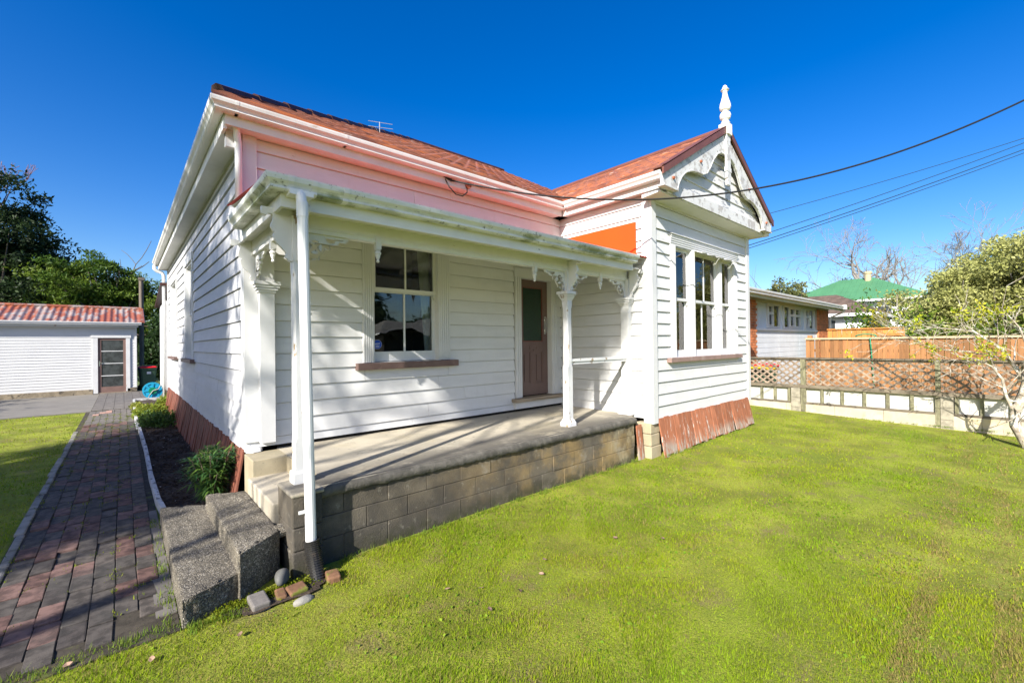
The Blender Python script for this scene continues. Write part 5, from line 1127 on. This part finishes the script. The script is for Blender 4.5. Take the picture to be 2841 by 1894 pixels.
g = G(); wbox(g, NW, 15.4, 22.6, -.12, -.03, 2.175, 2.25); new('sill_board', g, M['white'], nb)
g = G(); wbox(g, NW, 15.4, 22.6, -.12, -.07, 3.12, 3.21); new('head_board', g, M['eave'], nb)
def nwin(u0, u1, cols_, split):
    g = G(); ring(g, NW, u0, u1, 2.27, 3.13, .06, -.13, -.06)
    for c in cols_[1:-1]: wbox(g, NW, c-.03, c+.03, -.13, -.061, 2.33, 3.07)
    wn = new('window', g, M['clad'], nb)
    for i, (a, b) in enumerate(zip(cols_[:-1], cols_[1:])):
        if i in split: g = G(); ring(g, NW, a+.03, b-.03, 2.34, 2.78, .04, -.125, -.045); ring(g, NW, a+.03, b-.03, 2.785, 3.065, .04, -.125, -.05); new('sash', g, M['clad'], wn)
        g = G(); wbox(g, NW, a+.02, b-.02, -.112, -.106, 2.33, 3.07); new('pane', g, M['glass'], wn)
    g = G(); wbox(g, NW, u0, u1, -.126, -.122, 2.28, 3.12); new('dark_room_sheet', g, M['room'], wn)  # dark sheet standing in for the unlit room behind the panes
nwin(14.9+.55, 15.75, (15.45, 15.75), ()); nwin(16.62, 17.85, (16.65, 17.2, 17.82), (0,)); nwin(18.30, 20.35, (18.33, 18.95, 19.6, 20.32), (1, 2)); nwin(20.95, 22.2, (20.98, 21.5, 22.17), (0,))
g = G(); g.box(10.0, 24.5, 4.78, 5.42, 3.215, 3.24); g.box(10.0, 24.5, 4.745, 4.775, 3.10, 3.30); new('eave', g, M['eave'], nb)
g = G(); g.prism([(10.0, 4.745-o*1.1, 3.18+h*1.2) for o, h in GUT], [(23.9, 4.745-o*1.1, 3.18+h*1.2) for o, h in GUT]); g.box(23.85, 24.0, 4.55, 4.75, 3.18, 3.36); new('gutter', g, M['gutter'], nb)
g = G(); g.hexa([(10,4.7,3.28),(24.5,4.7,3.28),(24.5,9.5,3.9),(10,9.5,3.9),(10,4.7,3.32),(24.5,4.7,3.32),(24.5,9.5,3.95),(10,9.5,3.95)]); g.hexa([(10,9.5,3.9),(24.5,9.5,3.9),(24.5,14,3.3),(10,14,3.3),(10,9.5,3.95),(24.5,9.5,3.95),(24.5,14,3.34),(10,14,3.34)]); new('roof', g, M['clad'], nb)
g = G(); g.tube([(24.1,4.66,3.2),(24.15,4.75,3.05),(24.33,5.26,2.85),(24.33,5.26,.0)], .05, 8); new('downpipe', g, M['pvc'], nb)
g = G(); g.tube([(18.2,7.5,3.4),(18.2,7.5,4.62)], .07, 10); new('flue', g, M['pvc'], nb)
# ------------------------------------------------------------------ tile-roofed and green-roofed houses behind
def hip_house(name, label, x0, x1, y0, y1, zw, zr, inset, wallm, roofm, over=.5, slats=0):
    h = E(name, ((x0+x1)/2, (y0+y1)/2, 0), label, 'house')
    g = G(); g.box(x0, x1, y0, y1, 0, zw); wl = new('wall', g, wallm, h)
    a, b, c, d_ = x0-over, x1+over, y0-over, y1+over; ym = (y0+y1)/2; e = ((a, c), (b, c), (b, d_), (a, d_))
    long_y = (y1-y0) > (x1-x0)
    if long_y: xm = (x0+x1)/2; r0, r1 = (xm, c+inset, zr), (xm, d_-inset, zr)
    else: r0, r1 = (a+inset, ym, zr), (b-inset, ym, zr)
    V = [(a,c,zw+.12),(b,c,zw+.12),(b,d_,zw+.12),(a,d_,zw+.12),r0,r1]
    F = [(0,1,4),(1,2,5,4),(2,3,5),(3,0,4,5)] if long_y else [(0,1,5,4),(1,2,5),(2,3,4,5),(3,0,4)]
    g = G(); g.raw(V, F); g.raw([(p[0], p[1], zw) for p in V[:4]], [(0,1,2,3)]); rf = new('roof', g, roofm, h)
    g = G()
    g.box(a-.02, b+.02, c-.05, c, zw-.02, zw+.14); g.box(a-.05, a, c, d_, zw-.02, zw+.14); g.box(b, b+.05, c, d_, zw-.02, zw+.14); new('gutter', g, M['white'], h)
    # roof ribs or tile courses
    for fi, f in enumerate(F):
        pts = [Vector(V[i]) for i in f]
        if len(pts) == 3: A, B, T0, T1 = pts[0], pts[1], pts[2], pts[2]
        else: A, B, T1, T0 = pts
        if slats > 0:
            n = slats; g = G()
            for k in range(n):
                t = k/n; p = A.lerp(T0, t); q = B.lerp(T1, t); t2 = (k+1)/n; p2 = A.lerp(T0, t2); q2 = B.lerp(T1, t2); up_ = Vector((0,0,.05))
                g.raw([p+up_, q+up_, q2+Vector((0,0,.012)), p2+Vector((0,0,.012)), p, q], [(0,1,2,3), (4,5,1,0)])
            new('tile_courses', g, roofm, rf)
        else:
            L_ = (B-A).length; n = int(L_/.35); g = G(); e_ = (B-A).normalized()
            for k in range(1, n):
                s = A+e_*(L_*k/n)
                # top end on hips/ridge
                d0 = (T0-A).dot(e_); d1 = (T1-A).dot(e_); s_ = L_*k/n; up_v = (T0-A)-e_*d0
                fr = min(1, s_/d0 if d0 > 1e-3 else 1, (L_-s_)/(L_-d1) if L_-d1 > 1e-3 else 1); tp = s+up_v*fr
                nn = e_.cross(up_v).normalized()*(-.02 if e_.cross(up_v).z < 0 else .02)
                g.raw([s-e_*.025+nn*.1, s+nn, s+e_*.025+nn*.1, tp-e_*.025+nn*.1, tp+nn, tp+e_*.025+nn*.1], [(0,1,4,3), (1,2,5,4)])
            new('roof_ribs', g, roofm, rf)
    return h
gh = hip_house('green_roof_house', 'white house with green corrugated iron hip roof behind the fences', 42.6, 49.4, 3.6, 12.6, 4.72, 6.9, 4.0, M['white'], M['greenroof'], .6)
g = G(); g.tube([(45.6,7.25,6.3),(45.6,7.25,7.2)], .22, 12); g.tube([(45.6,7.25,7.2),(45.6,7.25,7.38)], .27, 12); new('flue', g, M['paling_cap'], gh)
for yy in (6.6, 5.4, 3.6):
    g = G(); g.box(42.56, 42.62, yy, yy+.8, 3.3, 4.3); wn = new('window', g, M['obscure'], gh); g = G(); g.box(42.53, 42.57, yy-.08, yy, 3.2, 4.4); g.box(42.53, 42.57, yy+.8, yy+.88, 3.2, 4.4); g.box(42.53, 42.57, yy, yy+.8, 4.3, 4.4); new('frame', g, M['white'], wn)
th = hip_house('tile_roof_house', 'small white house with weathered brown tile roof beyond the brick bungalow', 29.8, 37, 4.77, 15, 3.12, 4.63, 2.6, M['white'], M['tileroof'], .5, 9)
g = G(); g.box(29.77, 29.80, 6.2, 7.2, 1.6, 2.9); new('window', g, M['obscure'], th)
# ------------------------------------------------------------------ trees
def grow(base, direction, length, rad, levels, rs, nch=(2, 3), spread=.6, taper=.62, up=.15, seg=4, wob=.12, lenk=.72, minr=.0035):
    """returns segments [(p0,p1,r0,r1)] and tip list"""
    segs = []; tips = []
    def rec(p, d, L_, r, lv):
        p = np.array(p, float); d = np.array(d, float)/np.linalg.norm(d); k = seg if lv > 1 else max(2, seg-1); mids = []
        for i in range(k):
            d = d+rs.normal(0, wob, 3)+np.array((0, 0, up*.25)); d /= np.linalg.norm(d); q = p+d*L_/k
            r2 = r*(1-(1-taper)*(1/k)) if i < k-1 else r*taper*1.0
            r2 = max(r2, minr); segs.append((p, q, r, r2)); p, r = q, r2; mids.append((p.copy(), d.copy(), r))
        if lv == 0: tips.append(p); return
        n = rs.integers(nch[0], nch[1]+1)
        for j in range(n):
            ax = rs.normal(size=3); ax -= d*ax.dot(d); ax /= np.linalg.norm(ax); a = spread*rs.uniform(.6, 1.3); nd = d*math.cos(a)+ax*math.sin(a); nd[2] += up
            src = mids[-1] if j < 2 else mids[rs.integers(max(0, k-3), k)]
            rec(src[0], nd, L_*lenk*rs.uniform(.75, 1.2), src[2]*rs.uniform(.7, .95), lv-1)
        if lv <= 2:
            for m in mids[:-1]: tips.append(m[0])
    rec(base, direction, length, rad, levels); return segs, np.array(tips)
def seg_mesh(segs, k=5):
    A = np.array([s[0] for s in segs]); B = np.array([s[1] for s in segs]); ra = np.array([s[2] for s in segs]); rb = np.array([s[3] for s in segs])
    t = B-A; t /= np.linalg.norm(t, axis=1)[:, None]+1e-9; ref = np.where(np.abs(t[:, 2:3]) > .9, np.array([[1.,0,0]]), np.array([[0,0,1.]])); u = np.cross(t, ref); u /= np.linalg.norm(u, axis=1)[:, None]; v = np.cross(t, u)
    V = []
    for P_, r in ((A, ra), (B+t*(rb*.3)[:, None], rb)):
        for j in range(k): a = 2*math.pi*j/k; V.append(P_+(u*math.cos(a)+v*math.sin(a))*r[:, None])
    V = np.stack(V, 1); n = len(segs); base = (np.arange(n)*2*k)[:, None]; F = []
    for j in range(k): F.append(np.stack([base[:, 0]+j, base[:, 0]+(j+1) % k, base[:, 0]+k+(j+1) % k, base[:, 0]+k+j], 1))
    return V.reshape(-1, 3), np.concatenate(F)
def trunk_part(root, segs, m_, name='trunk', k=6):
    V, F = seg_mesh(segs, k); return bulk(name, V, F, m_, root, smooth=True)
def clumps(centers, rad, per, size, asp, ca, cb, rs, up=.2, flat=1., shade=None):
    n = len(centers)*per; c = np.repeat(centers, per, axis=0); P = rs.normal(size=(n, 3)); P /= np.linalg.norm(P, axis=1)[:, None]; P *= (rs.random((n, 1))**.45)*np.repeat(np.asarray(rad).reshape(-1, 1)*np.ones((len(centers), 1)), per, axis=0); P[:, 2] *= flat
    tint = np.repeat(rs.random((len(centers), 1)), per, axis=0)
    C = (np.array([ca])*(1-tint)+np.array([cb])*tint)*rs.uniform(.7, 1.3, (n, 1))
    V, F, C = quads(c+P, size*rs.uniform(.6, 1.3, n), asp, C, up=up, rngl=rs); return V, F, C
def crown_points(c, r, n, rs, shell=.55, lumps=9, floor=-.6):
    """lumpy crown volume: points biased to the outside of overlapping lobes"""
    c = np.array(c); r = np.array(r); lc = rs.normal(size=(lumps, 3)); lc /= np.linalg.norm(lc, axis=1)[:, None]; lc *= rs.uniform(.35, .72, (lumps, 1)); lc[:, 2] = np.abs(lc[:, 2])*1.0+floor*.4; lr = rs.uniform(.32, .52, lumps)
    P = []
    while len(P) < n:
        i = rs.integers(lumps); d = rs.normal(size=3); d /= np.linalg.norm(d); p = lc[i]+d*lr[i]*(rs.uniform(shell, 1.0))
        if p[2] > floor: P.append(p)
    return np.array(P)*r+c
def tree(name, label, base, h_trunk, crown_c, crown_r, ncl, per, crad, size, ca, cb, seed, barkm, group=None, asp=.5, trunk_r=.2, flat=.7, cat='tree', lv=3, lumps=9, shell=False):
    rs = np.random.default_rng(seed); root = E(name, base, label, cat, group)
    segs, tips = grow(base, (rs.normal(0,.1), rs.normal(0,.1), 1), h_trunk, trunk_r, lv, rs, (2, 3), .55, .7, .1)
    cp = crown_shell(crown_c, crown_r, ncl, rs) if shell else crown_points(crown_c, crown_r, ncl, rs, lumps=lumps)
    # limbs reaching out to some of the leaf clumps
    hub = np.array(base)+np.array((0, 0, h_trunk*.9))
    for p in cp[::max(1, ncl//40)]:
        m = hub+(p-hub)*.5+rs.normal(0, .25, 3); segs.append((hub, m, trunk_r*.35, trunk_r*.2)); segs.append((m, p, trunk_r*.2, .012))
    trunk_part(root, segs, barkm)
    if shell:      # larger, darker filler leaves inside the crown, closing see-through gaps
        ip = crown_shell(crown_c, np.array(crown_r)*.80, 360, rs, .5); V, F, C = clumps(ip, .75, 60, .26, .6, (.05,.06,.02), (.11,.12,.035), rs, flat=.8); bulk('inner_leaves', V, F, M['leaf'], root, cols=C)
    V, F, C = clumps(cp, crad*rs.uniform(.6, 1.2, len(cp)), per, size, asp, ca, cb, rs, flat=flat); bulk('crown', V, F, M['leaf'], root, cols=C)
    return root
def crown_shell(c, r, n, rs, inner=.55):
    d = rs.normal(size=(n, 3)); d[:, 2] = np.abs(d[:, 2])-.45; d /= np.linalg.norm(d, axis=1)[:, None]
    k = 1+.10*np.sin(d[:, 0]*7+1)*np.sin(d[:, 1]*6+2)+.08*np.sin(d[:, 2]*11+d[:, 1]*5); return d*(k*rs.uniform(inner, 1, n))[:, None]*np.array(r)+np.array(c)
# left background
tree('evergreen_tree', 'tall dark evergreen tree rising behind the shed', (-6.5, 41, -.2), 4.5, (-6.0, 41.2, 6.0), (5.2, 4.2, 7.6), 360, 150, .95, .26, (.012,.03,.010), (.035,.06,.018), 11, M['bark'], asp=.4, trunk_r=.35)
tree('feathery_tree', 'spreading light green feathery tree behind the shed', (-.6, 38, -.2), 3.2, (-.7, 38.5, 4.3), (5.0, 4, 5.0), 230, 170, .80, .24, (.045,.10,.012), (.14,.20,.022), 12, M['bark'], asp=.32, trunk_r=.25, flat=.45)
tree('dark_hedge_tree', 'dark green bushy tree in the gap beside the shed', (2.2, 31, -.2), 1.5, (2.0, 31, 1.8), (2.6, 2.0, 3.6), 120, 150, .6, .20, (.010,.026,.008), (.035,.07,.018), 13, M['bark'], trunk_r=.16)
tree('understorey_bush', 'shadowy bush low behind the rusty shed roof', (-5.5, 35, -.2), 1.2, (-5, 35.5, 2.2), (6.5, 2.2, 2.6), 120, 120, .7, .22, (.010,.022,.008), (.03,.05,.015), 14, M['bark'], trunk_r=.15, cat='bush')
rs = np.random.default_rng(5)
bt = E('bare_tree', (-7.3, 43.5, -.2), 'bare purplish twiggy tree top behind the dark evergreen', 'tree')
segs, tips = grow((-7.3, 43.5, -.2), (.05, 0, 1), 6.6, .3, 6, rs, (2, 3), .45, .62, .25, lenk=.60, minr=.012); trunk_part(bt, segs, mat('twig purple', (.20,.12,.13), .9, .1), k=3)
# right background: bare trees, variegated shrub tree, small trees
def bare(name, label, base, seed, L_, r, lv, barkm, spread=.55, lean=(0, 0), group=None, up=.16, lenk=.70, minr=.0035, nch=(2, 3)):
    rs = np.random.default_rng(seed); o = E(name, base, label, 'tree', group)
    segs, tips = grow(base, (lean[0], lean[1], 1), L_, r, lv, rs, nch, spread, .62, up, lenk=lenk, wob=.16, minr=minr)
    trunk_part(o, segs, barkm, k=4); return o
bare('bare_tree', 'wide spreading leafless tree behind the green roof', (59, 7.3, -.2), 21, 6.5, .50, 5, M['palebark'], .72, up=.04, minr=.014, lenk=.72, nch=(3, 4))
bare('bare_tree', 'leafless tree top showing above the variegated shrub', (66.5, 1.8, -.2), 34, 5.2, .38, 5, M['palebark'], .66, up=.06, minr=.014, nch=(3, 4))
bare('bare_tree', 'thin leafless sapling standing between spreading tree and shrub', (57, 4.6, -.2), 27, 4.0, .16, 4, M['palebark'], .40, up=.22, minr=.02)
tree('variegated_tree', 'large rounded shrub tree with small pale yellow green leaves', (27.4, -1.4, 0), 1.6, (27.2, -1.75, 2.0), (4.2, 4.9, 4.55), 1700, 120, .50, .12, (.26,.28,.07), (.48,.475,.18), 31, M['palebark'], asp=.6, trunk_r=.18, flat=.8, shell=True)
tree('young_tree', 'sparse small-leaved young tree above the bungalow roof, nearer its flue', (27.5, 7.6, 0), 2.2, (27.5, 7.6, 4.3), (.7, .7, 1.25), 26, 60, .33, .15, (.10,.13,.04), (.22,.22,.08), 41, M['bark'], trunk_r=.06)
tree('young_tree', 'sparse small-leaved young tree above the bungalow roof, farther from its flue', (26.9, 8.2, 0), 2.2, (26.9, 8.2, 4.3), (.6, .6, 1.3), 26, 60, .33, .15, (.10,.13,.04), (.22,.22,.08), 42, M['bark'], trunk_r=.06)
tree('distant_bush', 'dark distant tree peeping over the green roof', (74, 14.2, 0), 3, (74, 14.2, 7.6), (4.0, 3.5, 3.6), 60, 80, 1.2, .35, (.02,.045,.02), (.05,.08,.03), 43, M['bark'], trunk_r=.2)
for i, (c, r, n, ca, cb, lab) in enumerate([((24.9,4.1,.2),(1.0,.9,3.4),3000,(.05,.12,.015),(.14,.23,.02),'glossy green shrub beside the bungalow end'), ((23.6,2.3,.2),(1.1,1.3,2.9),3200,(.08,.16,.015),(.20,.27,.03),'yellow green hedge shrub behind the orange fence'), ((24.0,3.5,.2),(.6,.5,3.3),1300,(.20,.22,.02),(.36,.30,.04),'spiky yellow plant behind the orange fence'), ((23.5,.2,.2),(1.2,1.6,2.6),2600,(.06,.13,.015),(.16,.23,.03),'leafy shrub under the variegated tree')]):
    leafy_mound('garden_shrub', c, r, n, .17, ca, cb, lab, 'shrub', asp=.4)
# ------------------------------------------------------------------ lichened fruit tree by the fence
rs = np.random.default_rng(8)
ft = E('fruit_tree', (11.42, -.26, -.05), 'lichen covered crooked little tree with few yellow leaves by the lattice fence', 'tree')
trk = [((11.42,-.30,-.08),.085),((11.48,-.22,.12),.078),((11.55,-.14,.30),.072),((11.58,-.13,.50),.068),((11.60,-.19,.70),.070),((11.60,-.24,.88),.066),((11.60,-.27,1.06),.058)]
segs = [(np.array(a), np.array(b), ra, rb) for (a, ra), (b, rb) in zip(trk[:-1], trk[1:])]; tipl = []
def limb(pts, r0, r1, lv=3, L_=.5, n=2):
    pts = [np.array(p, float) for p in pts]; m = len(pts)
    for i in range(m-1):
        a = r0+(r1-r0)*i/(m-1); b = r0+(r1-r0)*(i+1)/(m-1); segs.append((pts[i], pts[i+1], a, b))
        for j in range(n):
            d = (pts[i+1]-pts[i]); d /= np.linalg.norm(d); d = d+rs.normal(0, .55, 3); d[2] += .25
            s2, t2 = grow(pts[i]+(pts[i+1]-pts[i])*rs.random(), d, L_*rs.uniform(.5, 1.1), b*.42+.002, lv-1, rs, (2, 3), .6, .6, .08, seg=3, wob=.22); segs.extend(s2); tipl.extend(t2)
limb([(11.60,-.20,.75),(11.55,-.10,.60),(11.50,-.03,.85),(11.52,.0,1.10),(11.48,.12,1.32),(11.40,.30,1.45),(11.30,.52,1.50)], .032, .008)
limb([(11.60,-.27,1.06),(11.60,-.19,1.22),(11.62,-.11,1.40),(11.6,.0,1.62),(11.55,.18,1.80),(11.5,.34,1.95),(11.4,.6,2.0),(11.3,.95,2.05)], .036, .007)
limb([(11.60,-.11,1.40),(11.7,.10,1.50),(11.75,.40,1.58),(11.7,.75,1.62),(11.6,1.05,1.72),(11.5,1.3,1.95)], .020, .005)
limb([(11.6,-.27,1.06),(11.7,-.5,1.4),(11.6,-.7,1.8),(11.5,-.8,2.2)], .032, .008)
limb([(11.6,-.2,1.2),(11.4,-.3,1.6),(11.3,-.2,2.0),(11.3,0,2.35)], .024, .006)
limb([(11.6,-.27,1.06),(11.2,-.6,1.5),(10.9,-.9,1.9)], .028, .008)
trunk_part(ft, segs, M['lichenbark'], k=6)
tp = np.array(tipl); sel = tp[(rs.random(len(tp)) < .4) & (tp[:, 2] > 1.35)]
cl = sel[(np.sin(sel[:, 1]*7)+np.sin(sel[:, 2]*9)) > .1]
V, F, C = clumps(cl, .08, 14, .06, .42, (.26,.34,.015), (.55,.52,.03), rs, up=.1); bulk('leaves', V, F, M['leaf'], ft, cols=C)
# ------------------------------------------------------------------ trees outside the frame that throw the dappled shade
tree('shade_tree', 'tall open tree off the left of the lawn', (-12.6, 3.2, -.2), 5.5, (-12.6, 3.7, 9.6), (2.8, 3.7, 5.0), 250, 95, .66, .17, (.03,.07,.015), (.07,.12,.02), 51, M['bark'], trunk_r=.22, flat=.6)
tt = tree('shade_tree', 'tallest leafy tree off the left of the lawn', (-13.6, 2.6, -.2), 7.5, (-13.4, 2.6, 11.7), (2.4, 3.7, 3.6), 230, 95, .62, .17, (.03,.07,.015), (.07,.12,.02), 57, M['bark'], trunk_r=.2, flat=.6, lumps=14)
rs = np.random.default_rng(77); lm = [np.array(p) for p in ((-13.4,2.5,8.5),(-13.2,0,10.4),(-13,-2.0,12.1),(-13,-3.1,13.6),(-13,-4.1,15.1))]
trunk_part(tt, [(a, b, r, r*.75) for a, b, r in zip(lm[:-1], lm[1:], (.09, .065, .05, .035))], M['bark'], 'limb')
lc = np.array([lm[2]+(lm[4]-lm[2])*t for t in np.linspace(-.05, 1.0, 22)])+rs.normal(0, .07, (22, 3))
V, F, C = clumps(lc, .36, 130, .13, .5, (.03,.07,.015), (.07,.12,.02), rs, flat=.9); bulk('limb_leaves', V, F, M['leaf'], tt, cols=C)
tree('shade_tree', 'smaller leafy tree off the left of the lawn', (-10, 3.3, -.2), 3.0, (-10, 3.3, 6.1), (2.0, 2.3, 2.4), 130, 90, .55, .15, (.03,.07,.015), (.07,.12,.02), 52, M['bark'], trunk_r=.14, flat=.6)
bare('shade_tree', 'bare slender tree off the left of the lawn', (-9.5, 1.1, -.2), 53, 3.8, .20, 5, M['bark'], .48, up=.3, minr=.028, nch=(2, 3), lenk=.74)
for i, (x, y, s) in enumerate(((9.5, -17, 1.0), (13.5, -19.5, 1.15), (18, -17.5, .95), (23, -14, 1.0), (30, -11.5, 1.1))):
    tree('street_tree', 'dense dark tree across the street behind the photographer', (x, y, -.2), 2.2, (x, y, 2.9*s), (2.7*s, 2.0, 3.0*s), 70, 90, .75, .26, (.015,.04,.012), (.05,.09,.02), 60+i, M['bark'], trunk_r=.18, group='trees across the street')
sh = hip_house('street_house', 'white house across the street behind the photographer', 11.2, 17, -15.6, -12.2, 2.4, 3.3, 1.6, M['room'], M['curb'], .4)
rs = np.random.default_rng(91); hd = E('sky_block_hedge', (-9.6, 11, -.2), 'added unseen hedge left of the lawn, blocking low sky light', 'hedge')  # out of view, added to cut low sky light on side wall and path
n = 700; P = np.stack([rs.uniform(-10.2, -9.0, n), rs.uniform(3.5, 21, n), rs.uniform(.1, 4.1, n)], 1); V, F, C = clumps(P, .55, 45, .20, .6, (.02,.05,.012), (.05,.09,.02), rs); bulk('leaves', V, F, M['leaf'], hd, cols=C)
trunk_part(hd, [(np.array((-9.6, y, -.2)), np.array((-9.6, y, 3.5)), .06, .02) for y in np.arange(4, 21, 1.0)], M['bark'], 'stems')
# ------------------------------------------------------------------ service cable and street wires
CP = [(3.62,5.44,4.282),(3.972,5.098,4.148),(4.591,4.479,3.992),(5.33,3.74,3.897),(5.694,3.376,3.892),(6.235,2.835,3.93),(6.698,2.372,3.992),(7.816,1.254,4.297),(8.501,.569,4.616),(9.311,-.241,5.121),(10.5,-1.43,6.0)]
xs_ = np.array([p[0] for p in CP]); zs_ = np.array([p[2] for p in CP]); cf = np.polyfit(xs_, zs_, 4)
cp_ = [(x, 9.07-x, float(np.polyval(cf, x))) for x in np.linspace(3.66, 10.5, 60)]
g = G(); g.tube(cp_, .0125, 8); cb = new('service_cable', g, M['cable'], None, 'black overhead service cable running from the eave out over the lawn', 'cable', smooth=True)
g = G(); a = cp_[0]; g.tube([(a[0]-.14, a[1]+.0, a[2]+.035), a], [.012, .02], 8); g.tube([(3.55,5.44,4.29),(3.60,5.38,4.14),(3.70,5.36,4.05),(3.82,5.36,4.05),(3.92,5.38,4.13),(3.95,5.42,4.22)], .009, 6); new('drip_loop', g, M['cable'], cb)
g = G(); g.tube([(3.96,5.425,4.25),(3.96,5.38,4.25)], .045, 12); new('entry_cap', g, M['rust'], cb)
g = G(); g.tube([(3.42,5.40,4.335),(3.62,5.37,4.31)], .014, 6); new('insulator', g, M['white'], cb)
WL_ = ('highest street wire, running alone above the other three', 'thin upper wire of the three close street wires', 'thickest middle wire of the three close street wires', 'lowest wire of the three close street wires')
for k, (pa, pb, r) in enumerate((((16.561,5.301,6.155),(23.143,-.584,8.625),.012), ((16.558,5.309,5.499),(23.143,-.582,8.464),.014), ((16.279,5.56,5.17),(23.141,-.58,8.242),.017), ((16.278,5.561,5.071),(23.141,-.578,8.118),.014))):
    pa, pb = Vector(pa), Vector(pb); q0 = pa+(pa-pb)*.6; q1 = pb+(pb-pa)*.5; pts = [q0.lerp(q1, t)+Vector((0,0,-.25*4*t*(1-t)+.22)) for t in np.linspace(0, 1, 14)]
    g = G(); g.tube(pts, r, 5); new('street_wire', g, M['wire'], None, WL_[k], 'wire', 'street wires')
